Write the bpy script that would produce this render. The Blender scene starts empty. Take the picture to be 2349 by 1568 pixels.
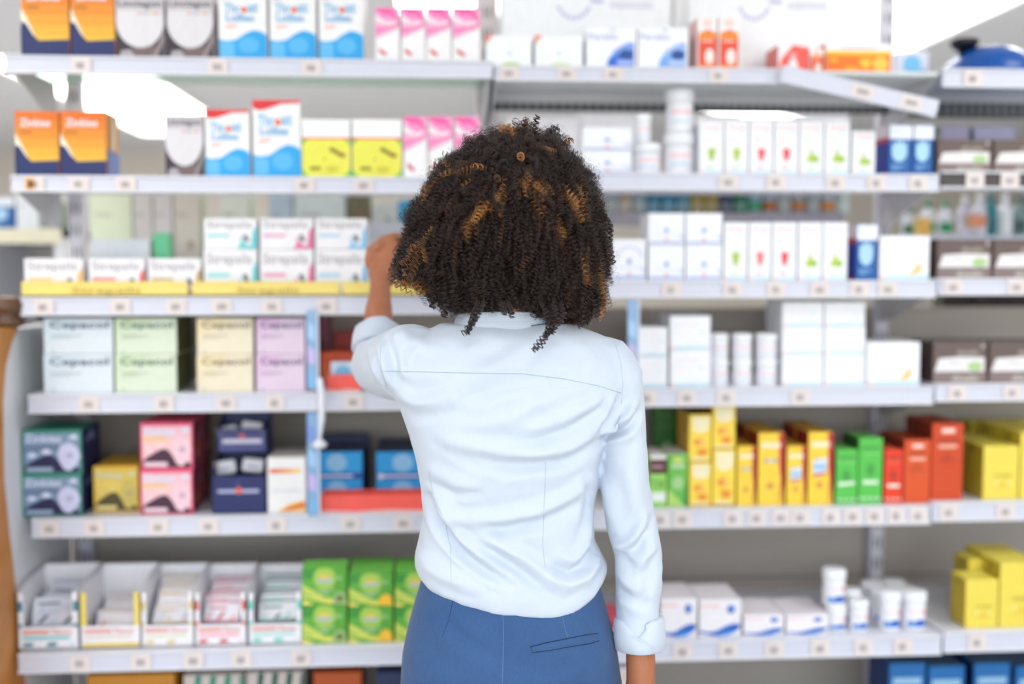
import bpy, bmesh, math, random
import numpy as np
from mathutils import Vector, Matrix, noise
from mathutils.bvhtree import BVHTree
random.seed(7); rng = np.random.default_rng(7)
scene = bpy.context.scene
COL = scene.collection
D2R = math.pi/180
# ------------------------------------------------------------------ camera
W, H, F = 2349.0, 1568.0, 2600.0
cam_d = bpy.data.cameras.new('camera'); cam = bpy.data.objects.new('camera', cam_d); COL.objects.link(cam)
cam.location = (0, 0, 1.47); cam.rotation_euler = (86*D2R, 0, -4*D2R)
cam_d.sensor_width = 36; cam_d.lens = 36*F/W; cam_d.clip_start = .05; cam_d.clip_end = 100
cam_d.dof.use_dof = True; cam_d.dof.focus_distance = 1.665; cam_d.dof.aperture_fstop = 1.2
scene.camera = cam
RC = cam.rotation_euler.to_matrix(); C0 = Vector(cam.location)
def P(u, v, Y):
    """point of the world plane y = Y seen at photo pixel (u, v)"""
    d = RC @ Vector(((u-W/2)/F, -(v-H/2)/F, -1))
    return C0 + d*(Y/d.y)
def X(u, Y, v=800): return P(u, v, Y).x
def Z(v, Y, u=1000): return P(u, v, Y).z
def lin(c):
    c = c/255.0
    return c/12.92 if c <= .04045 else ((c+.055)/1.055)**2.4
# ------------------------------------------------------------------ materials
_mats = {}
def M(rgb, rough=.5, var=.05, metal=0.0, scale=60, bump=0.0, name=None, spec=.5):
    key = (tuple(rgb), rough, var, metal, scale, bump, spec)
    if key in _mats: return _mats[key]
    m = bpy.data.materials.new(name or 'paint'); m.use_nodes = True
    nt = m.node_tree; b = nt.nodes['Principled BSDF']
    col = [lin(x) for x in rgb] + [1]
    tc = nt.nodes.new('ShaderNodeTexCoord'); nz = nt.nodes.new('ShaderNodeTexNoise')
    nz.inputs['Scale'].default_value = scale; nz.inputs['Detail'].default_value = 2
    nt.links.new(tc.outputs['Object'], nz.inputs['Vector'])
    mx = nt.nodes.new('ShaderNodeMix'); mx.data_type = 'RGBA'
    mx.inputs[6].default_value = col
    mx.inputs[7].default_value = [c*(1-var*2) for c in col[:3]] + [1]
    nt.links.new(nz.outputs['Fac'], mx.inputs[0]); nt.links.new(mx.outputs[2], b.inputs['Base Color'])
    b.inputs['Roughness'].default_value = rough; b.inputs['Metallic'].default_value = metal
    b.inputs['Specular IOR Level'].default_value = spec
    if bump:
        bp = nt.nodes.new('ShaderNodeBump'); bp.inputs['Strength'].default_value = bump; bp.inputs['Distance'].default_value = .001
        nt.links.new(nz.outputs['Fac'], bp.inputs['Height']); nt.links.new(bp.outputs['Normal'], b.inputs['Normal'])
    _mats[key] = m
    return m
def glassy(rgb, opac=.3, rough=.1):
    m = bpy.data.materials.new('clear_plastic'); m.use_nodes = True; nt = m.node_tree; b = nt.nodes['Principled BSDF']
    nz = nt.nodes.new('ShaderNodeTexNoise'); nz.inputs['Scale'].default_value = 8
    mp = nt.nodes.new('ShaderNodeMapRange'); mp.inputs['To Min'].default_value = opac*.92; mp.inputs['To Max'].default_value = min(1, opac*1.08)
    nt.links.new(nz.outputs['Fac'], mp.inputs['Value'])
    b.inputs['Base Color'].default_value = [lin(x) for x in rgb]+[1]; b.inputs['Roughness'].default_value = rough
    tr = nt.nodes.new('ShaderNodeBsdfTransparent'); tr.inputs['Color'].default_value = [.6+.4*lin(x) for x in rgb]+[1]
    mx = nt.nodes.new('ShaderNodeMixShader')
    nt.links.new(mp.outputs['Result'], mx.inputs[0]); nt.links.new(tr.outputs[0], mx.inputs[1]); nt.links.new(b.outputs[0], mx.inputs[2])
    nt.links.new(mx.outputs[0], nt.nodes['Material Output'].inputs['Surface'])
    return m
def emit(rgb, s):
    m = bpy.data.materials.new('lamp_glow'); m.use_nodes = True; nt = m.node_tree
    e = nt.nodes.new('ShaderNodeEmission'); e.inputs['Color'].default_value = [lin(x) for x in rgb]+[1]; e.inputs['Strength'].default_value = s
    nt.links.new(e.outputs[0], nt.nodes['Material Output'].inputs['Surface'])
    return m
WHITE = (236, 237, 240)
# ------------------------------------------------------------------ objects
def tag(o, label=None, cat=None, group=None, kind=None):
    if label: o['label'] = label
    if cat: o['category'] = cat
    if group: o['group'] = group
    if kind: o['kind'] = kind
    return o
def empty(name, loc):
    o = bpy.data.objects.new(name, None); o.location = loc; o.empty_display_size = .05; COL.objects.link(o); return o
def link_mesh(name, me, parent=None, loc=None):
    o = bpy.data.objects.new(name, me); COL.objects.link(o)
    if parent: o.parent = parent
    if loc is not None: o.location = loc
    return o
_txt = {}
def text_shape(s):
    if s in _txt: return _txt[s]
    cu = bpy.data.curves.new('lettering', 'FONT'); cu.body = s; cu.size = 1; cu.resolution_u = 2; cu.offset = .018
    o = bpy.data.objects.new('lettering', cu); COL.objects.link(o)
    dg = bpy.context.evaluated_depsgraph_get(); dg.update()
    me = bpy.data.meshes.new_from_object(o.evaluated_get(dg))
    vs = [(v.co.x, v.co.y) for v in me.vertices]; fs = [list(p.vertices) for p in me.polygons]
    bpy.data.objects.remove(o); bpy.data.meshes.remove(me)
    xs = [v[0] for v in vs]; ys = [v[1] for v in vs]; x0, x1, y0, y1 = min(xs), max(xs), min(ys), max(ys)
    r = ([((x-x0)/(x1-x0), (y-y0)/(y1-y0)) for x, y in vs], fs, (x1-x0)/(y1-y0))
    _txt[s] = r
    return r
def clip01(pts):
    for ax, lim, sg in ((0, 0, 1), (0, 1, -1), (1, 0, 1), (1, 1, -1)):
        out = []
        for i in range(len(pts)):
            a, b = pts[i-1], pts[i]
            ia, ib = (a[ax]-lim)*sg >= 0, (b[ax]-lim)*sg >= 0
            if ia != ib:
                t = (lim-a[ax])/(b[ax]-a[ax]); out.append((a[0]+(b[0]-a[0])*t, a[1]+(b[1]-a[1])*t))
            if ib: out.append(b)
        pts = out
        if not pts: return []
    return pts
class MB:
    """collects shapes with materials into one mesh"""
    def __init__(s, w=1, h=1, d=1):
        s.v, s.f, s.m, s.mats, s.w, s.h, s.d, s.off = [], [], [], [], w, h, d, .0003
    def mi(s, m):
        if not isinstance(m, bpy.types.Material): m = M(m)
        if m not in s.mats: s.mats.append(m)
        return s.mats.index(m)
    def add(s, vs, fs, m):
        n = len(s.v); k = s.mi(m); s.v += [tuple(a) for a in vs]
        for f in fs: s.f.append([i+n for i in f]); s.m.append(k)
    def bx(s, x0, x1, y0, y1, z0, z1, m, bev=0, mt=None, ms=None):
        """box with chamfered edges; mt / ms = other materials for the top and for the sides"""
        b = min(bev, (x1-x0)*.3, (y1-y0)*.3, (z1-z0)*.3)
        if b <= 0:
            vs = [(x, y, z) for x in (x0, x1) for y in (y0, y1) for z in (z0, z1)]
            F6 = [([0, 1, 3, 2], 's'), ([4, 6, 7, 5], 's'), ([0, 4, 5, 1], 'f'), ([2, 3, 7, 6], 'f'), ([0, 2, 6, 4], 'f'), ([1, 5, 7, 3], 't')]
            for f, k in F6: s.add([vs[i] for i in f], [[0, 1, 2, 3]], ms if (k == 's' and ms) else mt if (k == 't' and mt) else m)
            return
        bm = bmesh.new(); bmesh.ops.create_cube(bm, size=1)
        for q in bm.verts: q.co = ((x0 if q.co.x < 0 else x1), (y0 if q.co.y < 0 else y1), (z0 if q.co.z < 0 else z1))
        bmesh.ops.bevel(bm, geom=bm.edges[:], offset=b, segments=1, affect='EDGES')
        bm.normal_update(); bm.verts.index_update()
        co = [tuple(q.co) for q in bm.verts]
        for f in bm.faces:
            k = m
            if ms and abs(f.normal.x) > .9: k = ms
            if mt and f.normal.z > .9: k = mt
            s.add([co[q.index] for q in f.verts], [list(range(len(f.verts)))], k)
        bm.free()
    # -- printing on the front face, s,t in 0..1
    def _o(s): s.off += .00012; return -s.d/2 - s.off
    def poly(s, pts, m):
        pts = clip01(pts)
        if len(pts) < 3: return
        y = s._o(); s.add([((a-.5)*s.w*.985, y, (.0075+b*.985)*s.h) for a, b in pts], [list(range(len(pts)))], m)
    def rect(s, a0, b0, a1, b1, m): s.poly([(a0, b0), (a1, b0), (a1, b1), (a0, b1)], m)
    def ell(s, a, b, ra, rb, m, n=24): s.poly([(a+ra*math.cos(2*math.pi*i/n), b+rb*math.sin(2*math.pi*i/n)) for i in range(n)], m)
    def text(s, t, a0, b0, a1, b1, m):
        vs, fs, asp = text_shape(t); y = s._o()
        s.add([((a0+(a1-a0)*x-.5)*s.w, y, (b0+(b1-b0)*z)*s.h) for x, z in vs], fs, m)
    def line(s, pts, wd, m):
        for (a, b), (c, d) in zip(pts, pts[1:]):
            dx, dy = (c-a), (d-b); L = math.hypot(dx, dy) or 1; nx, ny = -dy/L*wd, dx/L*wd
            s.poly([(a-nx, b-ny), (c-nx, d-ny), (c+nx, d+ny), (a+nx, b+ny)], m)
    def sidepoly(s, sg, pts, m):
        pts = clip01(pts)
        if len(pts) < 3: return
        s.off += .00012; x = sg*(s.w/2+s.off)
        s.add([(x, (a-.5)*s.d*.98, (.01+b*.98)*s.h) for a, b in pts], [list(range(len(pts)))], m)
    def sides(s, pts, m): s.sidepoly(1, pts, m); s.sidepoly(-1, pts, m)
    def lathe(s, prof, m, n=28, cx=0, cy=0):
        vs, fs = [], []
        for r, z in prof:
            for i in range(n): a = 2*math.pi*i/n; vs.append((cx+r*math.cos(a), cy+r*math.sin(a), z))
        for k in range(len(prof)-1):
            for i in range(n): j = (i+1) % n; fs.append([k*n+i, k*n+j, (k+1)*n+j, (k+1)*n+i])
        fs.append(list(range(n))[::-1]); fs.append([(len(prof)-1)*n+i for i in range(n)])
        s.add(vs, fs, m)
    def tube(s, pts, r, m, n=8):
        vs, fs = tube_geo([Vector(p) for p in pts], [r]*len(pts) if not isinstance(r, (list, tuple)) else r, n=n); s.add(vs, fs, m)
    def build(s, name, parent=None, loc=None, smooth=False):
        me = bpy.data.meshes.new(name); me.from_pydata(s.v, [], s.f)
        for m in s.mats: me.materials.append(m)
        me.polygons.foreach_set('material_index', s.m)
        if smooth: me.polygons.foreach_set('use_smooth', [True]*len(s.f))
        me.update(); return link_mesh(name, me, parent, loc)
def tube_geo(pts, rad, n=12, ref=None, flat=None):
    """closed tube; rad = one radius per point, flat = second radius per point along the frame's second axis"""
    vs, fs = [], []; N = len(pts)
    if ref is None:
        t = (pts[-1]-pts[0]).normalized(); ref = Vector((0, 1, 0)) if abs(t.y) < .8 else Vector((1, 0, 0))
    flat = flat or rad
    P2 = [pts[0]] + list(pts) + [pts[-1]]; 
    t0 = (pts[1]-pts[0]).normalized(); t1 = (pts[-1]-pts[-2]).normalized()
    rings = []
    for k in (0, 1): rings.append((pts[0]-t0*rad[0]*(.85, .5)[k], t0, (.5, .87)[k]*rad[0], (.5, .87)[k]*flat[0]))
    for i in range(N):
        a = pts[max(i-1, 0)]; b = pts[min(i+1, N-1)]; rings.append((pts[i], (b-a).normalized(), rad[i], flat[i]))
    for k in (1, 0): rings.append((pts[-1]+t1*rad[-1]*(.85, .5)[k], t1, (.5, .87)[k]*rad[-1], (.5, .87)[k]*flat[-1]))
    for c, t, r1, r2 in rings:
        e1 = t.cross(ref).normalized(); e2 = e1.cross(t).normalized()
        for j in range(n):
            a = 2*math.pi*j/n; vs.append(c+e1*(r1*math.cos(a))+e2*(r2*math.sin(a)))
    R = len(rings)
    for k in range(R-1):
        for j in range(n): q = (j+1) % n; fs.append([k*n+j, k*n+q, (k+1)*n+q, (k+1)*n+j])
    fs.append(list(range(n))[::-1]); fs.append([(R-1)*n+j for j in range(n)])
    return vs, fs
def struct(o): o['kind'] = 'structure'; return o
# ------------------------------------------------------------------ the shop
CEIL = 2.7
def slab(name, x0, x1, y0, y1, z0, z1, m):
    b = MB(); b.bx(x0, x1, y0, y1, z0, z1, m); return struct(b.build(name))
floor_m = M((222, 219, 214), rough=.25, scale=3, var=.06, name='floor_tiles')
slab('floor', -6, 6.5, -3.6, 13, -.05, 0, floor_m)
slab('ceiling', -6, 6.5, -3.6, 13, CEIL, CEIL+.05, M((224, 228, 238), rough=.8, scale=2))
slab('wall_back', -6, 6.5, 13, 13.1, 0, CEIL, M((242, 236, 228), rough=.8, scale=2))
slab('wall_left', -6.1, -6, -3.6, 13, 0, CEIL, M((240, 234, 226), rough=.8, scale=2))
slab('wall_right', 6.5, 6.6, -3.6, 13, 0, CEIL, M((222, 219, 214), rough=.8, scale=2))
wm = M((224, 221, 214), rough=.8, scale=2)
b = MB(); b.bx(-6, -4, -3.7, -3.6, 0, CEIL, wm); b.bx(4.5, 6.5, -3.7, -3.6, 0, CEIL, wm); b.bx(-4, 4.5, -3.7, -3.6, 2.6, CEIL, wm); b.bx(-4, 4.5, -3.7, -3.6, 0, .3, wm)
struct(b.build('wall_front'))
b = MB(); fm = M((150, 152, 156), rough=.4, metal=.6)
for x in (-4, -1.2, 1.6, 4.44): b.bx(x, x+.06, -3.69, -3.63, .3, 2.6, fm)
b.bx(-4, 4.5, -3.69, -3.63, .3, .36, fm); b.bx(-4, 4.5, -3.69, -3.63, 2.54, 2.6, fm)
struct(b.build('window_1'))  # unseen shop window frame, added to go with the frontal fill light
# ceiling lamps of one kind: two in view, an unseen grid laid for even light
lamp_glow = emit((255, 252, 246), 8.0)
def panel(x0, x1, y0, y1, label):
    e = empty('ceiling_light', ((x0+x1)/2, (y0+y1)/2, CEIL-.03)); tag(e, label, 'ceiling light', 'ceiling light panels')
    hx, hy = (x1-x0)/2, (y1-y0)/2
    b = MB(); g = M(WHITE, rough=.5)
    for a in ((-hx-.03, -hx, -hy-.03, hy+.03), (hx, hx+.03, -hy-.03, hy+.03), (-hx, hx, -hy-.03, -hy), (-hx, hx, hy, hy+.03)): b.bx(*a, 0, .03, g)
    b.build('frame', e)
    b = MB(); b.bx(-hx, hx, -hy, hy, .012, .028, lamp_glow); b.build('diffuser', e)
xl0, xl1 = P(330, 305, 10.8).x, P(538, 305, 10.8).x
panel(xl0, xl1, 7.0, 10.8, 'bright white ceiling panel glowing above the second left shelf')
xr1 = P(2075, 100, 6.38).x; panel(xr1-.75, xr1, 3.3, 6.4, 'bright white ceiling panel at the top right behind the post')
for px_, py_, lb in ((-1.5, 1.3, 'ceiling panel over the aisle left of the woman'), (.3, -.7, 'ceiling panel behind the woman'), (1.9, 1.3, 'ceiling panel over the aisle right of the woman'),
                 (-2.4, -2.4, 'ceiling panel at the shop front on the left'), (-.2, -2.4, 'ceiling panel at the shop front in the middle'), (2.0, -2.4, 'ceiling panel at the shop front on the right'),
                 (-3.2, 4.0, 'ceiling panel over the next aisle on the left'), (.2, 5.0, 'ceiling panel over the next aisle in the middle'), (-1.3, 3.7, 'ceiling panel just behind the left shelves'), (.9, 3.7, 'ceiling panel just behind the middle shelves'), (-3.4, 6.4, 'ceiling panel two aisles back on the left'), (3.6, 4.6, 'ceiling panel over the next aisle at the far right'), (-4, 8.5, 'ceiling panel deep in the shop on the left'), (2.6, 9.0, 'ceiling panel deep in the shop on the right')):  # the pair just behind the shelves is added to brighten the background
    panel(px_-.35, px_+.35, py_-.6, py_+.6, lb)
# ------------------------------------------------------------------ shelving
YB = 2.68                      # face of the back panels
XA0, XAB, XBC, XC1 = -.823, .127, 1.073, 2.02
metal_w = M((224, 225, 234), rough=.35, scale=5, var=.02, name='white_metal')
rail_m = M((207, 209, 224), rough=.35, scale=5, var=.02, name='price_rail')
under_m = M((205, 204, 206), rough=.5, scale=5)
back_m = M((176, 166, 156), rough=.7, scale=4, var=.06, name='back_board')
glass_m = glassy((196, 226, 214), .42, .08)
frost_m = glassy((226, 232, 232), .8, .3)
edge_m = M((60, 150, 130), rough=.15)
tag_m = M((228, 217, 214), rough=.6); ink = M((158, 150, 156), rough=.6)
SH = {}
NAMES = {'A': 'left', 'B': 'middle', 'C': 'far right'}
ORD = ['', 'top', 'second', 'third', 'fourth', 'fifth', 'sixth', 'bottom']
def phrase(k): return f"{ORD[int(k[1])]} {NAMES[k[0]]} shelf"
TAGS = dict(A1=[187, 500, 715], A2=[80, 183, 290, 700, 835], A3=[102, 278, 405, 510, 625, 750], A4=[205, 378, 520, 632, 812], A5=[115, 218, 365, 480, 635, 805, 925],
            A6=[185, 325, 445, 555, 692], B1=[1168, 1300, 1407, 1648], B2=[1670, 1780, 1915, 2010, 2105], B3=[1540, 1680, 1780, 1880, 1970, 2035], B4=[1483, 1575, 1665, 1835],
            B5=[1515, 1565, 1680, 1735, 1790, 1835, 1905, 1955, 2005, 2055, 2105], B6=[1565, 1670, 1775, 1880, 1980, 2070], C1=[2230], C2=[2235, 2315], C3=[2185, 2330], C4=[2195, 2320],
            C5=[2175, 2305], C6=[2240], A7=[], B7=[], C7=[])
def shelf(key, x0, x1, vt, vb, uref, Yf=2.35, board=None, kind='', backrib=None, Ybd=None, rail_to=None, railm=None):
    zt = P(uref, vt, Yf).z; zb = P(uref, vb, Yf).z; SH[key] = (zt, Yf)
    e = empty('shelf', ((x0+x1)/2, Yf, zt)); xo = (x0+x1)/2
    tag(e, f"{kind or 'white metal shelf with price rail'}, the {phrase(key)}", 'shelf', 'shop shelves')
    hw = (x1-x0)/2-.002; bd = board or metal_w; th = .022 if board is None else .01
    b = MB(); b.bx(-hw, hw, .012, YB-Yf-.041, -th, 0, bd, .0015, ms=None); b.build('board', e)
    xr = hw if rail_to is None else rail_to-xo
    b = MB(); b.bx(-hw, xr, 0, .006, zb-zt+.002, -.001, railm or rail_m, .0015)
    b.bx(-hw, xr, -.004, .011, -.004, .0005, metal_w, .001); b.bx(-hw, xr, -.004, .008, zb-zt-.001, zb-zt+.004, metal_w, .001)
    b.build('front_rail', e)
    for sx in (-hw+.004, hw-.004):
        b = MB(); vs = []
        for t in (-.002, .002):
            vs += [(sx+t, .03, -th-.001), (sx+t, YB-Yf-.041, -th-.001), (sx+t, YB-Yf-.041, -.10), (sx+t, YB-Yf-.07, -.10), (sx+t, .03, -th-.012)]
        b.add(vs, [[4, 3, 2, 1, 0], [5, 6, 7, 8, 9]] + [[i, (i+1) % 5, (i+1) % 5+5, i+5] for i in range(5)], M((196, 195, 200), rough=.4))
        b.build('bracket', e)
    if backrib:
        b = MB(); dk = M((38, 40, 46), rough=.6)
        r0, r1 = backrib; b.bx(-hw, hw, YB-Yf-.07, YB-Yf-.043, r0, r1, dk); b.bx(-hw, hw, YB-Yf-.072, YB-Yf-.043, r1, -.011, under_m)
        n = int(hw*2/.02)
        for i in range(n): x = -hw+(i+.5)*hw*2/n; b.bx(x-.004, x+.004, YB-Yf-.074, YB-Yf-.07, r0+.003, r1-.002, M((150, 152, 155), rough=.5))
        b.build('slotted_rear_rail', e)
    for u in TAGS[key]:
        x = X(u, Yf, (vt+vb)/2)-xo
        h = zt-zb; b = MB(); b.bx(x-.020, x+.020, -.0045, -.0012, -h*.93, -h*.12, tag_m, .0006)
        rs = random.Random(u)
        xx = x-.009
        for i in range(5):
            w = rs.uniform(.0025, .004); b.bx(xx, xx+w*.7, -.0050, -.0046, -h*(.70+rs.uniform(0, .05)), -h*.38, ink); xx += w
        if key == 'A2' and u == 80:
            b.bx(x-.018, x+.001, -.0050, -.0046, -h*.9, -h*.15, M((232, 176, 110))); b.bx(x-.012, x-.006, -.0054, -.0050, -h*.8, -h*.3, M((90, 60, 40)))
        b.build('price_tag', e)
    return e
A_, B_, C_ = (XA0, XAB), (XAB, XBC), (XBC, XC1)
shelf('A1', P(8, 150, 2.35).x, XAB, 130, 170, 300, board=glass_m, kind='glass shelf with white price rail')
shelf('A2', P(22, 420, 2.35).x, XAB, 403, 440, 300)
shelf('A3', P(45, 700, 2.35).x, XAB, 681, 722, 300)
shelf('A4', *A_, 903, 945, 300); shelf('A5', *A_, 1186, 1228, 300)
shelf('A6', P(38, 1500, 2.28).x, XAB, 1493, 1537, 300, Yf=2.28)
shelf('B1', *B_, 152, 186, 1300, board=frost_m, kind='pale shelf with slotted rear rail', backrib=(-.054, -.038), rail_to=X(1800, 2.35, 160))
shelf('B2', *B_, 398, 437, 1800); shelf('B3', *B_, 643, 682, 1800); shelf('B4', *B_, 888, 929, 1800); shelf('B5', *B_, 1163, 1206, 1800)
shelf('B6', *B_, 1463, 1508, 1800, Yf=2.28)
shelf('C1', X(2160, 2.35, 180), XC1, 158, 200, 2250, backrib=(-.066, -.034), board=M((176, 196, 222), rough=.4, var=.15, scale=9), kind='pale blue underlit shelf with price rail')
dkr = M((84, 78, 78), rough=.5, var=.3, scale=30)
shelf('C2', *C_, 393, 432, 2250, railm=dkr, kind='shelf with dark patterned price rail'); shelf('C3', *C_, 638, 676, 2250); shelf('C4', *C_, 880, 919, 2250); shelf('C5', *C_, 1150, 1193, 2250)
shelf('C6', *C_, 1447, 1493, 2250, Yf=2.28)
for k, (a, c) in zip('ABC', (A_, B_, C_)):
    zt = .42; SH[k+'7'] = (zt, 2.28)
    e = tag(empty('base_shelf', ((a+c)/2, 2.28, zt)), f"white base deck with kick plate under the {NAMES[k]} shelves", 'shelf', 'shop shelves')
    hw = (c-a)/2-.002
    b = MB(); b.bx(-hw, hw, 0, .359, -.03, 0, metal_w, .002); b.build('board', e)
    b = MB(); b.bx(-hw, hw, .03, .05, -.419, -.031, M((170, 170, 176), rough=.5), .002); b.build('kick_plate', e)
# back boards and uprights
for k, (a, c) in zip('ABC', (A_, B_, C_)):
    b = MB(); zt = 1.362
    b.bx(-(c-a)/2+(.002 if k != 'A' else -.022), (c-a)/2-.002, 0, .012, 0, zt, back_m, .001)
    for z in (.35, .7, 1.02): b.bx(-(c-a)/2+.002, (c-a)/2-.002, -.002, .0, z, z+.003, M((120, 112, 104)))
    o = b.build('back_panel', loc=((a+c)/2, YB+.002, 0)); tag(o, f"taupe back board behind the {NAMES[k]} shelves", 'panel', 'back boards')
up_m = M((214, 211, 220), rough=.4, var=.03); slot_m = M((60, 58, 64))
for i, (x, zt, nm) in enumerate(((-.805, 1.98, 'at the left end of the shelves'), (XAB, 2.5, 'between the left and middle shelves'), (XBC, 2.5, 'between the middle and far right shelves'), (XC1, 2.5, 'at the far right end'))):
    uw = .026 if i == 1 else .016; b = MB(); b.bx(-uw, uw, 0, .035, 0, zt, M((228, 216, 218), rough=.5) if i == 1 else up_m, .002)
    n = int(zt/.05)
    for j in range(n):
        for sx in (-.008, .005): b.bx(sx, sx+.004, -.0008, 0, .03+j*.05, .055+j*.05, slot_m)
    o = b.build('upright', loc=(x, YB-.036-.002, 0)); tag(o, f"pale slotted metal upright {nm}", 'upright', 'slotted uprights')
# hanging price strip at the top right
pa, pb = P(1792, 168, 2.325), P(2150, 250, 2.30); L = (pb-pa).length
e = tag(empty('price_strip', pa), 'loose white price strip hanging diagonally at the top right', 'price strip'); e.rotation_euler = ((pb-pa).to_track_quat('X', 'Z')).to_euler()
b = MB(); b.bx(0, L, -.002, .002, -.018, .018, rail_m, .001); b.build('strip', e)
for u in (.52, .83):
    b = MB(); b.bx(L*u-.022, L*u+.022, -.0035, -.0022, -.013, .013, tag_m, .0005); b.bx(L*u-.012, L*u+.012, -.004, -.0036, -.004, .004, ink); b.build('price_tag', e)
# acrylic dividers between sections
div_m = glassy((150, 190, 232), .75, .1); divw = M((232, 234, 244), rough=.2)
def divider(u, v0, v1, Y, label):
    z0, z1 = P(u, v1, Y).z, P(u, v0, Y).z; x = X(u, Y, (v0+v1)/2)
    e = tag(empty('shelf_divider', (x, Y, z0)), label, 'shelf divider', 'clear shelf dividers'); h = z1-z0
    b = MB(); b.bx(-.0015, .0015, 0, .012, 0, h, div_m, .0005); b.build('plate', e)
    b = MB(); b.bx(-.011, .011, -.003, 0, 0, h, div_m, .0008)
    for i in range(int(h/.05)):
        c = [(120, 180, 228), (196, 180, 232), (160, 200, 240), (120, 150, 220)][i % 4]
        z = i*.05; b.add([(-.010, -.0035, z+.008), (.006, -.0035, z), (.006, -.0035, z+.03), (-.010, -.0035, z+.042)], [[0, 1, 2, 3]], M(c, rough=.2))
    b.build('printed_strip', e)
    b = MB(); b.bx(.011, .014, -.004, .002, 0, h, divw, .0005); b.build('white_edge', e)
SA = 2.335
divider(716, 712, 893, SA, 'blue printed clear divider right of the lilac boxes')
divider(718, 946, 1182, SA, 'tall blue printed clear divider left of the blue cartons')
divider(1451, 688, 885, SA, "blue printed clear divider above the woman's right shoulder")
b = MB(); pts = [P(733, 872, 2.31), P(737, 900, 2.305), P(738, 960, 2.305), P(734, 1000, 2.31), P(733, 1018, 2.31)]
o = pts[0].copy(); b.tube([p-o for p in pts], [.007, .008, .007, .003, .003], divw)
p = pts[-1]-o; b.lathe([(.004, p.z-.008), (.014, p.z-.006), (.016, p.z), (.008, p.z+.008), (.002, p.z+.010)], divw, cx=p.x, cy=p.y)
tag(b.build('hanging_clip', loc=o, smooth=True), 'white plastic clip hanging beside the tall divider', 'clip')
# wooden and white end panel at the far left
b = MB(); b.bx(-.875, -.846, 2.05, 2.68, 0, 1.335, M((240, 240, 246), rough=.5), .002)
tag(b.build('end_panel'), 'white end panel closing the left side of the shelves', 'panel')
e = tag(empty('wooden_trim', (-.86, 2.2, 0)), 'orange wooden edge board with a dark knob at far left', 'board')
wood = M((222, 150, 78), rough=.45, scale=12, var=.15)
prof = [(.60, 2.352), (.80, 2.318), (.93, 2.292), (1.05, 2.272), (1.20, 2.280), (1.266, 2.30), (1.31, 2.335), (1.34, 2.375)]
prof = [(0, 2.40)]+prof; b = MB(); vs = []
for xx in (-.88, -.8435): vs += [(xx+.86, y-2.2, z) for z, y in prof]+[(xx+.86, -.16, 1.34), (xx+.86, -.16, 0)]
n = len(prof)+2; b.add(vs, [list(range(n)), list(range(n, 2*n))[::-1]]+[[i, i+n, (i+1) % n+n, (i+1) % n] for i in range(n)], wood); b.build('board', e)
kp = P(16, 735, 2.36); b = MB(); kz = 1.341; b.lathe([(.030, kz), (.036, kz+.012), (.022, kz+.022), (.032, kz+.030), (.038, kz+.044), (.030, kz+.058), (.012, kz+.062)], M((96, 66, 44), rough=.4), cx=kp.x+.86, cy=.16); b.build('knob', e, smooth=True)
# ------------------------------------------------------------------ products
def mixc(a, b, t): return tuple(int(a[i]+(b[i]-a[i])*t) for i in range(3))
PINKS = (246, 92, 170)
def p_gold(p, **k):
    nv = (22, 38, 98); body = (222, 120, 34)
    p.bx(-p.w/2, p.w/2, -p.d/2, p.d/2, 0, p.h, body, .0015, mt=M((238, 176, 60)), ms=M((226, 150, 60)))
    for i in range(7): p.rect(0, 1-(i+1)/7, 1, 1-i/7, mixc((226, 112, 22), (238, 204, 66), i/6))
    p.poly([(0, 0), (1, 0), (1, .24), (.36, .22), (.24, .3), (.10, .45), (0, .48)], nv)
    p.poly([(0, .48), (.10, .45), (.24, .3), (.30, .26), (.12, .52), (0, .66)], (244, 236, 214))
    p.text('Zinkies', .12, .76, .82, .88, (236, 238, 250)); p.rect(.1, .66, .38, .685, (150, 96, 30))
    p.sides([(0, 0), (1, 0), (1, .38), (0, .42)], (120, 140, 196)); p.sides([(.35, .42), (.65, .42), (.6, 1), (.4, 1)], (248, 236, 210))
def p_silver(p, **k):
    p.bx(-p.w/2, p.w/2, -p.d/2, p.d/2, 0, p.h, (198, 192, 196), .0015)
    p.rect(0, 0, 1, .58, (50, 38, 54)); p.rect(.35, 0, .8, .25, (118, 98, 98)); p.poly([(.05, 0), (.4, 0), (.3, .14), (.1, .12)], (176, 168, 176))
    p.poly([(.72, 0), (.85, 0), (1, .3), (1, .42)], (150, 136, 136))
    p.ell(.5, .60, .50, .43, (222, 219, 223), 36); p.rect(0, .78, 1, 1, (202, 197, 201))
    p.text('Linctagon', .05, .80, .95, .95, (60, 48, 76))
    for i, c in enumerate([(226, 130, 110), (120, 150, 210), (210, 190, 90), (220, 120, 130)]): p.rect(.45+i*.12, .72, .54+i*.12, .75, c)
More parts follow.
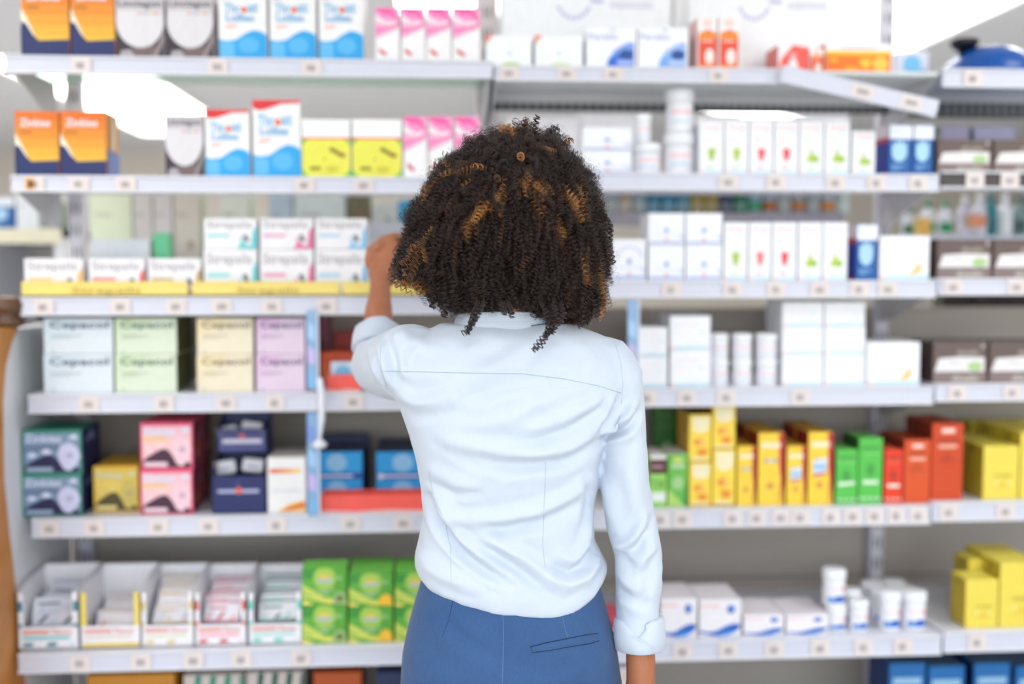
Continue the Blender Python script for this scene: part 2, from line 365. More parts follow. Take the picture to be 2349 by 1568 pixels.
def p_throat(p, **k):
    bl = (28, 164, 232)
    p.bx(-p.w/2, p.w/2, -p.d/2, p.d/2, 0, p.h, (240, 240, 242), .0015, ms=M((238, 226, 226)))
    wv = [(0, .28), (.15, .26), (.35, .28), (.55, .37), (.72, .42), (.88, .40), (1, .35)]
    p.poly([(0, 0)]+[(1, 0)]+wv[::-1], bl); p.poly([(.02, .03), (.32, .03), (.32, .24), (.02, .24)], (98, 190, 240)); p.ell(.62, .2, .22, .12, (84, 184, 240))
    p.poly([(0, 1), (0, .89), (.15, .86), (.3, .88), (.6, .95), (1, .96), (1, 1)], (222, 44, 52))
    p.text('Thr', .12, .66, .46, .80, (110, 182, 228)); p.ell(.53, .71, .06, .045, (236, 96, 62)); p.text('at', .60, .67, .82, .80, (110, 182, 228))
    p.text('Lollies', .16, .54, .74, .65, (96, 172, 226)); p.poly([(.14, .44), (.34, .46), (.38, .50), (.14, .48)], (246, 190, 184))
def p_pink(p, **k):
    p.bx(-p.w/2, p.w/2, -p.d/2, p.d/2, 0, p.h, (247, 245, 247), .001)
    p.rect(0, .9, 1, 1, (248, 150, 200))
    for (a, c, e_, f_, col) in ((1.0, .96, .80, .70, PINKS), (.88, .86, .74, .72, (250, 150, 202)), (.74, .62, .80, .78, (252, 178, 214)), (.62, .48, .72, .68, (250, 130, 190)), (.50, .42, .66, .63, (252, 176, 212))):
        if a > .8: p.poly([(0, a), (0, c), (.5, e_), (1, f_-.02), (1, e_+.04), (.6, a)], col)
        else: p.poly([(0, c), (0, a), (.5, e_-.06), (1, e_), (1, f_), (.5, f_-.10)], col)
    p.rect(.15, .70, .85, .75, (250, 226, 236))
    p.poly([(.12, .20), (.18, .16), (.42, .09), (.46, .13), (.40, .17), (.16, .24)], (222, 84, 88))
    p.sides([(.3, .75), (.8, .7), (.8, .85), (.3, .9)], (250, 150, 190))
def p_tin(p, **k):
    p.bx(-p.w/2, p.w/2, -p.d/2, p.d/2, 0, p.h, (246, 247, 248), .0015)
    p.rect(0, 0, 1, .645, (138, 208, 74)); p.rect(0, .645, 1, .69, (240, 96, 70))
    ye = (238, 234, 82); p.ell(.5, .34, .56, .42, ye, 36)
    for r in (.4, .28, .16): p.ell(.46, .34, r, r*.75, (226, 220, 74), 30); p.ell(.46, .34, r-.02, (r-.02)*.75, ye, 30)
    p.rect(0, .66, 1, .69, (240, 96, 70)); p.rect(0, .69, 1, 1, (246, 247, 248))
    p.ell(.46, .32, .025, .02, (150, 140, 40)); p.line([(.58, .50), (.82, .38)], .035, (126, 116, 18)); p.ell(.85, .38, .05, .04, (150, 84, 30))
    p.rect(.16, .12, .38, .18, (150, 140, 26)); p.ell(.62, .14, .14, .05, (216, 206, 64))
def p_strep(p, c=(80, 200, 200), tall=False, **k):
    p.bx(-p.w/2, p.w/2, -p.d/2, p.d/2, 0, p.h, (239, 237, 241), .001)
    p.text('Strepsils', .06, .62, .90, .92, (176, 172, 176))
    p.rect(.06, .40, .48, .49, mixc(c, (240, 240, 240), .45))
    p.poly([(.62, .02), (.70, .20), (.66, .42), (.74, .30), (.80, .14), (.99, .10), (.99, .02)], mixc(c, (240, 240, 240), .15))
    p.poly([(.72, .44), (.80, .48), (.86, .28), (.80, .22)], (96, 100, 108))
    p.poly([(.90, .2), (.93, .6), (1, .75), (1, .02), (.94, .02)], c)
def p_tray(p, txt=True, **k):
    ye = (242, 218, 120)
    p.bx(-p.w/2, p.w/2, -p.d/2, p.d/2, 0, .002, ye)
    p.bx(-p.w/2, p.w/2, -p.d/2, -p.d/2+.0015, 0, p.h, ye, .0004); p.bx(-p.w/2, p.w/2, -p.d/2, -p.d/2+.004, .002, .004, (236, 228, 214))
    p.rect(0, .78, 1, .84, (230, 206, 110))
    if txt: p.text('Strepsils', .30, .14, .72, .62, (178, 146, 48))
def p_cepa(p, c=(190, 215, 235), tc=(44, 62, 104), sc=None, **k):
    p.bx(-p.w/2, p.w/2, -p.d/2, p.d/2, 0, p.h, mixc(c, (236, 236, 238), .55), .0012, ms=M(sc or mixc(c, (60, 90, 60), .5)))
    p.poly([(0, .55), (.6, 1), (0, 1)], mixc(c, (236, 236, 238), .28)); p.poly([(0, .2), (.3, .55), (.6, 1), (0, .55)], mixc(c, (236, 236, 238), .42))
    p.text('Cepacol', .09, .66, .94, .92, tc); p.rect(.1, .50, .55, .53, mixc(c, (120, 130, 140), .5)); p.rect(.1, .44, .4, .465, mixc(c, (140, 150, 150), .4))
    p.ell(.13, .07, .03, .04, mixc(c, (150, 190, 200), .5))
def p_zink(p, s='navy', **k):
    bg, mt, sh, tx, bd = dict(navy=((126, 150, 178), (26, 26, 74), (206, 208, 238), (222, 228, 250), (54, 140, 122)),
        gold=((214, 186, 76), (74, 62, 14), (198, 178, 92), (206, 208, 180), (224, 176, 50)),
        pink=((238, 190, 200), (64, 22, 50), (238, 200, 210), (216, 226, 246), (230, 84, 122)))[s]
    p.bx(-p.w/2, p.w/2, -p.d/2, p.d/2, 0, p.h, bd, .001, ms=M(dict(navy=(24, 34, 84), gold=(150, 96, 30), pink=(120, 40, 60))[s]))
    p.rect(.03, .03, .97, .93, bg); p.rect(.03, .50, .97, .66, mixc(bg, (60, 70, 110), .3) if s == 'navy' else mixc(bg, (255, 230, 160), .2))
    p.poly([(.03, .18), (.12, .26), (.3, .38), (.42, .44), (.52, .42), (.66, .22), (.97, .12), (.97, .03), (.03, .03)], mt)
    p.poly([(.08, .42), (.16, .50), (.26, .42), (.14, .36)], tx if s == 'navy' else mixc(bg, (250, 240, 230), .3)); p.poly([(.3, .50), (.4, .58), (.52, .5), (.42, .44)], tx if s == 'navy' else mixc(bg, (250, 240, 230), .3))
    p.poly([(.06, .05), (.52, .05), (.5, .15), (.06, .15)], mixc(bg, (230, 230, 250), .3))
    p.poly([(.60, .5), (.66, .66), (.80, .72), (.94, .6), (.99, .4), (.92, .2), (.80, .06), (.70, .1), (.62, .28)], sh, )
    p.ell(.8, .42, .06, .07, mixc(sh, (110, 110, 140), .35))
    p.text('Zinkies', .05, .72, .66, .90, tx)
    if s != 'navy': p.rect(.04, .64, .5, .69, (240, 196, 84))
    p.poly([(.78, .8), (.88, .92), (.96, .8)], tx)
    if s == 'pink': p.sides([(.3, .2), (.5, .75), (.6, .2)], (214, 130, 90)); p.sides([(.7, .6), (.9, .85), (.9, .6)], (150, 160, 190))
    if s == 'navy': p.sides([(.1, .7), (.5, .95), (.7, .7)], (120, 136, 180))
def p_navyopen(p, up=False, **k):
    nv = (14, 30, 92); w, d, h = p.w/2, p.d/2, p.h; t = .0015; hb = h*.66
    p.bx(-w, w, -d, -d+t, 0, hb, nv, .0004); p.bx(-w, w, d-t, d, 0, h, nv); p.bx(-w, w, -d, d, 0, .002, nv)
    for sx in (-1, 1):
        x0 = sx*w-(t if sx > 0 else 0)
        p.add([(x0, -d, 0), (x0, d, 0), (x0, d, h), (x0, -d, hb), (x0+t, -d, 0), (x0+t, d, 0), (x0+t, d, h), (x0+t, -d, hb)], [[0, 1, 2, 3], [7, 6, 5, 4], [0, 3, 7, 4], [3, 2, 6, 7], [1, 5, 6, 2]], nv)
    p.off = .0003
    if up:
        for a in ((.06, .10, .94, .12), (.06, .56, .94, .58), (.06, .10, .08, .58), (.92, .10, .94, .58)): p.rect(*a, (140, 134, 200))
        p.rect(.1, .26, .9, .38, (206, 204, 224)); p.rect(.14, .40, .86, .43, (150, 140, 190)); p.ell(.5, .47, .06, .05, (230, 80, 60)); p.rect(.12, .14, .88, .2, (70, 80, 150))
    else:
        p.rect(.10, .36, .88, .42, (176, 178, 214)); p.ell(.5, .40, .06, .06, (236, 96, 76)); p.ell(.48, .52, .04, .05, (70, 60, 120))
def p_flame(p, **k):
    p.bx(-p.w/2, p.w/2, -p.d/2, p.d/2, 0, p.h, (238, 236, 236), .001, mt=M((214, 208, 200)))
    for i in range(5): p.rect(.06+i*.16, .72, .24+i*.16, .80, mixc((226, 84, 24), (250, 206, 110), i/4))
    for i in range(5): p.poly([(.25+i*.05, .02), (.98, .02+i*.03), (.98, .22-i*.01), (.80, .20-i*.02), (.55, .15-i*.02)], mixc((250, 214, 110), (222, 84, 18), i/4))
    p.rect(.08, .38, .9, .41, (214, 214, 230))
def p_blue(p, **k):
    bl = (18, 156, 226)
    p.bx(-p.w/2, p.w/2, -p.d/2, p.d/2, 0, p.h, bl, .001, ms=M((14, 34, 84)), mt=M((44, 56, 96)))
    p.rect(0, 0, 1, .22, (16, 68, 158)); p.ell(.5, .60, .20, .34, (140, 192, 232)); p.line([(.12, .1), (.82, .1)], .045, (206, 212, 242)); p.ell(.08, .1, .07, .09, (220, 226, 246))
def p_navyback(p, **k):
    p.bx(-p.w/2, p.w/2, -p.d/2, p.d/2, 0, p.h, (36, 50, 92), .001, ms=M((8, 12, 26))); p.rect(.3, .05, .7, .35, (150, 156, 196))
def p_redstrip(p, c=(250, 92, 80), **k):
    w, d = p.w/2, p.d/2
    p.bx(-w, w, -d, -d+.0015, 0, p.h, c, .0004); p.bx(-w, w, -d, d, 0, .002, c); p.bx(-w, w, d-.0015, d, 0, p.h, c)
    p.bx(-w, -w+.0015, -d, d, 0, p.h, (236, 190, 200)); p.bx(w-.0015, w, -d, d, 0, p.h, (236, 190, 200)); p.off = .0003
    p.poly([(0, 0), (1, 0), (1, .06), (.6, .14), (.3, .05), (0, .14)], (250, 200, 196))
def p_orange(p, c=(232, 84, 24), **k):
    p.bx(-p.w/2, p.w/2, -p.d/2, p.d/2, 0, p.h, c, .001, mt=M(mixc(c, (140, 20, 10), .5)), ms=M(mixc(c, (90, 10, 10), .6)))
    p.poly([(0, 0), (.5, 0), (.3, .5), (0, .8)], mixc(c, (240, 150, 40), .25))
def p_bluewhite(p, **k):
    p.bx(-p.w/2, p.w/2, -p.d/2, p.d/2, 0, p.h, (222, 228, 244), .001); p.ell(.45, .6, .3, .3, (120, 196, 238)); p.rect(0, 0, 1, .2, (70, 110, 200)); p.ell(.8, .3, .15, .14, (90, 150, 220))
def p_maroon(p, **k):
    p.bx(-p.w/2, p.w/2, -p.d/2, p.d/2, 0, p.h, (150, 76, 98), .001); p.poly([(0, 0), (1, 0), (1, .5), (0, .8)], (110, 44, 60))
def p_disp(p, c=(50, 130, 160), c2=(120, 196, 208), yb=False, **k):
    w, d, h = p.w/2, p.d/2, p.h; t = .002; hf = h*.43; wh = (240, 238, 244)
    p.bx(-w, w, -d, d, 0, .003, wh); p.bx(-w, w, d-t, d, 0, h*1.04, wh)
    p.bx(-w, w, -d, -d+t, 0, hf*.86, wh, .0003)
    for sx in (-1, 1):
        x0 = sx*w-(t if sx > 0 else 0); vs = []
        for xx in (x0, x0+t): vs += [(xx, -d, 0), (xx, d, 0), (xx, d, h*1.04), (xx, -d+.3*p.d, h), (xx, -d, h*.92)]
        p.add(vs, [[0, 1, 2, 3, 4], [9, 8, 7, 6, 5], [0, 4, 9, 5], [4, 3, 8, 9], [3, 2, 7, 8]], wh)
        a0, a1 = (-w, -w*.8) if sx < 0 else (w*.8, w)
        p.bx(a0, a1, -d, -d+t, hf*.86, h*.92, (242, 216, 96) if yb else wh, .0003)
        if not yb: p.bx(a0+.002, a1-.002, -d-.0004, -d, h*.62, h*.78, c); p.bx(a0+.002, a1-.002, -d-.0004, -d, h*.36, h*.42, c)
    p.off = .0006
    p.rect(.06, .255, .52, .315, (226, 150, 142)); p.text('Flavour', .56, .25, .90, .33, (216, 122, 112))
    p.rect(.07, .165, .86, .215, (226, 216, 204) if yb else c2)
    if yb: p.rect(.04, .03, .98, .09, (236, 208, 104))
    else: p.poly([(.06, .05), (.10, .11), (.26, .11), (.22, .05)], c); p.poly([(.46, .05), (.50, .11), (.66, .11), (.62, .05)], c); p.ell(.9, .08, .025, .02, c2)
def p_green(p, fruit=(250, 196, 50), **k):
    g = (96, 176, 60)
    p.bx(-p.w/2, p.w/2, -p.d/2, p.d/2, 0, p.h, g, .001, mt=M((120, 204, 84)))
    p.rect(0, .7, .35, 1, (60, 150, 50)); p.poly([(.72, .3), (1, .3), (1, 1), (.75, 1)], (88, 166, 48)); p.ell(.5, .72, .26, .3, (168, 206, 84)); p.poly([(0, .55), (0, .2), (.6, .02), (1, .0), (1, .1), (.5, .2)], (206, 218, 96))
    p.poly([(0, .14), (.2, .05), (.25, 0), (0, 0)], (240, 226, 110)); p.line([(0, .34), (.2, .22)], .02, (120, 186, 70)); p.poly([(.4, .06), (1, 0), (1, .1), (.7, .14)], (240, 226, 100))
    p.rect(.34, .60, .68, .70, (176, 196, 200)); p.ell(.5, .76, .14, .06, (232, 204, 84)); p.ell(.84, .72, .05, .06, (150, 206, 140)); p.rect(.25, .40, .74, .43, (176, 210, 140)); p.rect(.38, .28, .6, .38, (150, 200, 130))
    p.poly([(.68, .02), (.70, .26), (.84, .38), (.97, .28), (.98, .02)], fruit)
    if fruit[0] < 200: p.ell(.84, .17, .10, .10, (116, 126, 70))
def p_white(p, c=(120, 150, 220), fruit=None, stripe=True, **k):
    p.bx(-p.w/2, p.w/2, -p.d/2, p.d/2, 0, p.h, (242, 243, 248), .001)
    p.rect(.1, .72, .7, .76, (250, 226, 228)); p.rect(.1, .50, .55, .53, (246, 232, 236)); p.rect(.68, .5, .86, .55, (206, 226, 244))
    if stripe: p.rect(.12, .02, .98, .09, (190, 230, 246)); p.rect(.01, .02, .1, .09, (250, 196, 196))
    if fruit: p.ell(.74, .2, .06, .07, (244, 196, 90)); p.ell(.8, .3, .05, .06, (236, 186, 76)); p.ell(.66, .14, .05, .05, (250, 216, 160))
def p_wblue(p, **k):
    p.bx(-p.w/2, p.w/2, -p.d/2, p.d/2, 0, p.h, (243, 244, 250), .001)
    p.rect(.02, .03, .98, .10, (168, 186, 232)); p.ell(.5, .46, .06, .07, (130, 156, 220)); p.rect(.46, .1, .54, .2, (246, 170, 180)); p.rect(.2, .3, .8, .33, (220, 228, 246)); p.poly([(.8, .3), (.98, .12), (.98, .34)], (214, 222, 246))
def p_arc(p, **k):
    p_wblue(p); n = 12
    for i in range(n): a = math.pi*(i+.5)/n; p.ell(.5+.38*math.cos(a), .55+.26*math.sin(a), .02, .03, (140, 164, 226), 8)
def p_fruit(p, c=(182, 204, 80), grape=False, **k):
    p.bx(-p.w/2, p.w/2, -p.d/2, p.d/2, 0, p.h, (242, 243, 248), .001)
    p.rect(.12, .86, .88, .91, (250, 212, 212)); p.rect(.5, .79, .86, .82, (208, 228, 244)); p.ell(.3, .66, .05, .03, mixc(c, (240, 240, 240), .5))
    if grape: p.poly([(.30, .30), (.42, .36), (.46, .50), (.60, .36), (.78, .34), (.82, .24), (.55, .22), (.32, .24)], c); p.poly([(.6, .3), (.8, .3), (.74, .24)], (80, 180, 100))
    else: p.poly([(.33, .50), (.40, .47), (.5, .50), (.6, .47), (.68, .50), (.64, .34), (.54, .24), (.46, .24), (.37, .34)], c)
    p.rect(.28, .10, .6, .14, mixc(c, (240, 240, 240), .65)); p.rect(.2, .01, .98, .05, (196, 232, 246)); p.rect(.01, .01, .14, .05, (250, 200, 200))
def p_hand(p, **k):
    p.bx(-p.w/2, p.w/2, -p.d/2, p.d/2, 0, p.h, (24, 92, 164), .001, ms=M((20, 60, 176)), mt=M((238, 240, 250)))
    p.rect(0, .72, 1, 1, (238, 242, 252)); p.rect(.1, .86, .8, .92, (220, 232, 248))
    hc = (176, 218, 250)
    p.ell(.45, .46, .34, .20, hc)
    for a, h in ((.18, .64), (.36, .70), (.54, .70), (.72, .66)): p.ell(a, h-.12, .06, .13, hc, 12)
    p.rect(.1, .16, .7, .19, (130, 180, 230)); p.rect(.1, .10, .5, .13, (130, 180, 230))
    p.sides([(0, .66), (1, .66), (1, .76), (0, .76)], (214, 60, 90)); p.sides([(0, .76), (1, .76), (1, 1), (0, 1)], (246, 232, 238)); p.sides([(0, 0), (1, 0), (1, .04), (0, .04)], (190, 50, 100))
def p_corner(p, g=(170, 206, 70), **k):
    p.bx(-p.w/2, p.w/2, -p.d/2, p.d/2, 0, p.h, (246, 248, 251), .001, ms=M((240, 240, 244)))
    p.poly([(0, 1), (.16, 1), (.06, .85), (0, .7)], (246, 128, 110)); p.ell(.5, .44, .03, .05, (150, 206, 240))
    p.poly([(.3, 0), (.34, .1), (.5, .14), (.7, .12), (.85, 0)], g)
def p_para(p, c=(50, 110, 220), **k):
    p.bx(-p.w/2, p.w/2, -p.d/2, p.d/2, 0, p.h, (246, 247, 251), .001)
    p.poly([(.40, .0), (.44, .22), (.56, .44), (.74, .58), (.88, .64), (.96, .62), (.96, 0)], c)
    p.poly([(.44, .22), (.56, .44), (.74, .58), (.88, .64), (.96, .62), (.96, .44), (.7, .4)], mixc(c, (190, 200, 250), .55))
    p.ell(.80, .34, .14, .12, (26, 76, 150)); p.rect(.62, .08, .94, .2, mixc(c, (220, 220, 255), .7))
    p.text('Paralin', .04, .70, .62, .84, (188, 196, 228)); p.ell(.54, .94, .03, .04, (170, 190, 220))
def p_otall(p, **k):
    p.bx(-p.w/2, p.w/2, -p.d/2, p.d/2, 0, p.h, (248, 244, 244), .001, ms=M((240, 190, 190)))
    p.poly([(.06, .04), (.98, .04), (.98, .70), (.55, .76), (.06, .70)], (236, 76, 44)); p.rect(.06, .60, .98, .70, (250, 150, 40)); p.rect(.2, .52, .8, .57, (250, 190, 170)); p.ell(.62, .24, .24, .16, (250, 232, 226)); p.rect(.06, .04, .98, .1, (250, 130, 50)); p.ell(.5, .88, .25, .08, (250, 216, 206))
def p_owide(p, **k):
    p.bx(-p.w/2, p.w/2, -p.d/2, p.d/2, 0, p.h, (248, 246, 248), .001, ms=M((236, 90, 60)))
    p.rect(0, 0, 1, .62, (250, 122, 24)); p.rect(0, .62, 1, .76, (253, 200, 40)); p.ell(.84, .34, .12, .24, (252, 204, 80)); p.poly([(.52, .5), (.7, .5), (.66, .2), (.56, .2)], (252, 204, 60)); p.rect(.3, .14, .5, .24, (253, 186, 50)); p.rect(.24, .84, .78, .90, (250, 190, 190)); p.rect(.06, .4, .18, .5, (252, 190, 70))
def p_redarc(p, **k):
    p.bx(-p.w/2, p.w/2, -p.d/2, p.d/2, 0, p.h, (248, 244, 246), .001, ms=M((250, 140, 130)))
    p.poly([(.0, 0), (.1, .5), (.5, 1), (1, .9), (1, 0)], (250, 96, 84)); p.poly([(.35, 0), (.4, .7), (.6, .7), (.62, 0)], (250, 170, 176)); p.ell(.5, .2, .16, .3, (248, 240, 246))
def p_carton(p, **k):
    p.bx(-p.w/2, p.w/2, -p.d/2, p.d/2, 0, p.h, (247, 248, 251), .002); pu = (206, 204, 232)
    for i in range(8):
        a = math.pi*(1.15+.7*i/7); p.ell(.42+.10*math.cos(a), .62+.14*math.sin(a), .014, .02, pu, 10)
    p.rect(.52, .60, .60, .64, pu); p.rect(.64, .56, .9, .62, (226, 226, 238))
def p_taupe(p, c=(150, 196, 110), **k):
    t = (104, 88, 84)
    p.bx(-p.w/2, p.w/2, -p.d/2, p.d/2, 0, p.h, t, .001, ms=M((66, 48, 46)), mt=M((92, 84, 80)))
    p.rect(0, 0, 1, .24, (136, 118, 116)); p.poly([(.02, .27), (.96, .27), (.96, .62), (.5, .64), (.1, .60)], (232, 228, 230)); p.ell(.78, .40, .14, .12, mixc(c, (220, 224, 220), .3)); p.rect(.28, .47, .46, .52, (206, 206, 208))
    p.text('slimaslim', .44, .68, .84, .82, (178, 170, 158)); p.text('slimaslim', .36, .04, .84, .19, (214, 208, 196)); p.ell(.92, .9, .03, .06, (190, 180, 180))
def p_brown(p, **k):
    p.bx(-p.w/2, p.w/2, -p.d/2, p.d/2, 0, p.h, (150, 214, 100), .001, mt=M((236, 228, 230)))
    p.rect(0, .64, 1, .92, (74, 30, 26)); p.rect(.1, .75, .8, .8, (180, 140, 150)); p.text('7.8', .15, .36, .8, .52, (90, 134, 60)); p.rect(.1, .1, .95, .28, (234, 240, 234)); p.rect(0, .92, 1, 1, (236, 230, 232))
def p_leaf(p, dark=False, **k):
    g = (104, 186, 70) if not dark else (44, 112, 36)
    p.bx(-p.w/2, p.w/2, -p.d/2, p.d/2, 0, p.h, g, .001, mt=M((226, 222, 214) if not dark else g)); p.poly([(.4, 0), (.7, .12), (1, .5), (1, 0)], (66, 158, 66))
    p.poly([(0, .35), (.1, .3), (.9, 0), (0, 0)], (176, 216, 110)); p.ell(.5, .45, .3, .13, (164, 206, 140)); p.rect(.15, .74, .85, .82, (186, 214, 170) if not dark else (70, 120, 60)); p.ell(.5, .9, .3, .05, (206, 220, 110) if not dark else (70, 120, 60))
def p_ydot(p, **k):
    y = (250, 216, 70)
    p.bx(-p.w/2, p.w/2, -p.d/2, p.d/2, 0, p.h, y, .001, ms=M((220, 172, 60)), mt=M((150, 112, 50)))
    p.poly([(.15, .72), (.2, .66), (.5, .62), (.8, .66), (.9, .72), (.92, .96), (.12, .96)], (244, 232, 190)); p.rect(.1, .04, .85, .09, (250, 232, 190)); p.rect(0, 0, 1, .02, (160, 110, 40))
    p.ell(.36, .42, .16, .07, (238, 146, 60)); p.ell(.62, .40, .12, .06, (250, 190, 100)); p.poly([(.35, .28), (.85, .28), (.78, .14), (.45, .14)], (236, 140, 44)); p.ell(.52, .5, .05, .05, (250, 176, 80))
def p_yred(p, tube=True, **k):
    y = (248, 208, 60); r = (186, 34, 44)
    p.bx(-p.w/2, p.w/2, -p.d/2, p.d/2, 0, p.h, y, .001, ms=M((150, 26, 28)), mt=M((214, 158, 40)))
    p.poly([(.78, 1), (.82, .5), (.88, .36), (.84, .12), (.88, 0), (1, 0), (1, 1)], r); p.poly([(.9, 0), (1, 0), (1, .3), (.95, .2)], y)
    p.rect(.12, .80, .84, .87, (250, 232, 200)); p.rect(.22, .60, .74, .64, (60, 96, 150)); p.rect(.3, .605, .66, .635, (206, 222, 234)); p.ell(.46, .27, .14, .05, (210, 150, 70))
    if tube: p.poly([(.2, .42), (.74, .46), (.76, .66), (.18, .62)], (214, 226, 238)); p.rect(.2, .50, .74, .55, (106, 176, 226)); p.poly([(.2, .38), (.74, .42), (.74, .46), (.2, .43)], (206, 100, 120))
def p_can(p, c=(84, 192, 74), b=True, **k):
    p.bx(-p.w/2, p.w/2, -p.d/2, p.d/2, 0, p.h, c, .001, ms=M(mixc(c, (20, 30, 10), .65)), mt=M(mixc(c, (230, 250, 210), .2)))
    dk = mixc(c, (20, 40, 20), .35)
    p.rect(.1, .84, .9, .88, dk); p.ell(.5, .52, .22, .12, mixc(c, (20, 40, 20), .15)); p.ell(.5, .52, .09, .05, dk); p.rect(.1, .76, .9, .78, mixc(c, (230, 250, 210), .35))
    p.poly([(.2, .30), (.85, .30), (.82, .36), (.15, .36)] if b else [(.1, .33), (.9, .36), (.85, .42), (.1, .4)], (226, 240, 222))
    for i in range(4): p.rect(.04+i*.25, .06, .2+i*.25, .10, mixc(c, (240, 250, 240), .75))
def p_plain(p, c=(208, 66, 16), t1=None, **k):
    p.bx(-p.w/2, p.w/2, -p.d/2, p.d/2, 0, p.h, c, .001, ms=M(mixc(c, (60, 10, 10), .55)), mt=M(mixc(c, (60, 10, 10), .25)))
    p.rect(.3, .88, .72, .94, (250, 214, 204)); p.rect(.15, .77, .85, .80, mixc(c, (60, 20, 20), .45)); p.rect(.2, .68, .8, .73, mixc(c, (250, 220, 210), .7))
    p.poly([(.2, .5), (.8, .5), (.5, .64)], mixc(c, (60, 20, 10), .15))
def p_yell(p, **k):
    y = (236, 214, 84)
    p.bx(-p.w/2, p.w/2, -p.d/2, p.d/2, 0, p.h, y, .001, ms=M((200, 174, 50)), mt=M((244, 226, 90)))
    p.text('target', .3, .40, .82, .48, (176, 152, 40)); p.ell(.36, .30, .05, .03, (246, 238, 170)); p.ell(.74, .30, .05, .03, (246, 238, 170)); p.poly([(.3, .18), (.5, .3), (.6, .3), (.8, .18), (.55, .24)], (230, 192, 60))
    p.sides([(.45, .86), (.6, .86), (.6, .92), (.45, .92)], (90, 76, 20))
def p_wave(p, **k):
    p.bx(-p.w/2, p.w/2, -p.d/2, p.d/2, 0, p.h, (238, 234, 240), .001, mt=M((246, 240, 246)))
    p.poly([(0, .16), (.2, .12), (.4, .14), (.62, .27), (.8, .34), (.98, .33), (.98, .22), (.85, .1), (.5, 0), (.3, .03), (0, .1)], (28, 96, 192)); p.poly([(.35, .02), (.6, .12), (.85, .14), (.7, .02)], (60, 150, 230))
    p.rect(.02, .80, .48, .86, (246, 196, 186)); p.ell(.76, .74, .10, .12, (110, 80, 130)); p.ell(.77, .76, .08, .10, (70, 140, 226))
def p_ggold(p, **k):
    p.bx(-p.w/2, p.w/2, -p.d/2, p.d/2, 0, p.h, (196, 132, 30), .001); p.rect(.05, .1, .95, .8, (160, 100, 20)); p.poly([(.3, .1), (.5, .7), (.7, .1)], (190, 180, 170))
def p_stripe(p, c=(30, 140, 110), **k):
    p.bx(-p.w/2, p.w/2, -p.d/2, p.d/2, 0, p.h, (214, 200, 196), .001)
    for i in range(4): p.poly([(i*.25, 0), (i*.25+.1, 0), (i*.25+.3, 1), (i*.25+.2, 1)], c)
def p_deep(p, **k):
    p.bx(-p.w/2, p.w/2, -p.d/2, p.d/2, 0, p.h, (20, 110, 180), .001, mt=M((60, 90, 120)), ms=M((10, 50, 110))); p.rect(.1, .3, .9, .5, (100, 180, 230)); p.rect(.1, .7, .9, .8, (160, 200, 230)); p.ell(.7, .2, .14, .16, (90, 120, 90))
def p_pastel(p, c=(216, 222, 196), c2=(120, 206, 120), **k):
    p.bx(-p.w/2, p.w/2, -p.d/2, p.d/2, 0, p.h, c, .001, ms=M(mixc(c, (120, 150, 110), .4))); p.rect(.5, .15, .72, .27, c2); p.rect(.1, .6, .5, .66, mixc(c, (150, 150, 150), .3))
# --- placing
GROUPS = {}
def place(sh, fn, u0, u1, vts, desc, cat='carton', d=.12, sb=.02, ubase=None, rows=1, rowskip=False, name='carton', dz=0, rot=0, Ybase=None, **k):
    """stand a pack (or a stack of packs, vts = tops from the lowest up) on shelf sh"""
    z, Yf = SH[sh]; Yc = (Ybase or Yf)+sb; z += dz
    if not isinstance(vts, (list, tuple)): vts = [vts]
    for li, vt in enumerate(vts):
        um = (u0+u1)/2; zt = P(um, vt, Yc).z; xa, xb = P(u0, vt, Yc).x, P(u1, vt, Yc).x
        w, h = xb-xa-.0012, zt-z-.0006
        for r in range(rows):
            p = MB(w, h, d); fn(p, **k)
            o = p.build(name, loc=((xa+xb)/2, Yc+d/2+r*(d+.003), z+.0002), smooth=False)
            if rot: o.rotation_euler.z = rot
            o['category'] = cat
            lvl = '' if len(vts) == 1 else ('lower', 'middle', 'topmost')[li] if len(vts) == 3 else ('lower', 'upper')[li]
            if r: lvl = (lvl+' ' if lvl else '')+('rear' if r == 1 else 'rearmost')
            GROUPS.setdefault((sh, desc), []).append((float(u0), lvl, o))
        z = zt
ORDN = ['first', 'second', 'third', 'fourth', 'fifth', 'sixth', 'seventh', 'eighth']
def finish_labels():
    for (sh, desc), L in GROUPS.items():
        xs = sorted(set(round(a, 3) for a, _, _ in L)); where = phrase(sh) if sh in SH else sh
        for xa, lvl, o in L:
            i = xs.index(round(xa, 3))
            if len(L) == 1: s = f"{desc} on the {where}"
            elif len(xs) == 1: s = f"{lvl.strip(',')} {desc} on the {where}".replace('rearmost', 'rearmost').strip()
            else:
                pos = f"{ORDN[i]} from left"
                s = f"{(lvl.replace(',', '') + ' ') if lvl else ''}{desc}, {pos} on the {where}"
            o['label'] = s
            if len(L) > 1: o['group'] = f"{desc}s on the {where}"
R = place
# top left
for u in ((45, 157), (159, 262)): R('A1', p_gold, *u, -40, 'orange and navy carton', d=.1)
for u in ((263, 376), (380, 489)): R('A1', p_silver, *u, -8, 'silver carton with pale oval', d=.1)
for u in ((499, 612), (616, 725), (729, 834)): R('A1', p_throat, *u, -26, 'white carton with blue wave', d=.1)
for u in ((860, 917), (919, 975), (977, 1035), (1037, 1102)): R('A1', p_pink, *u, 17, 'white carton with pink rays', d=.08)
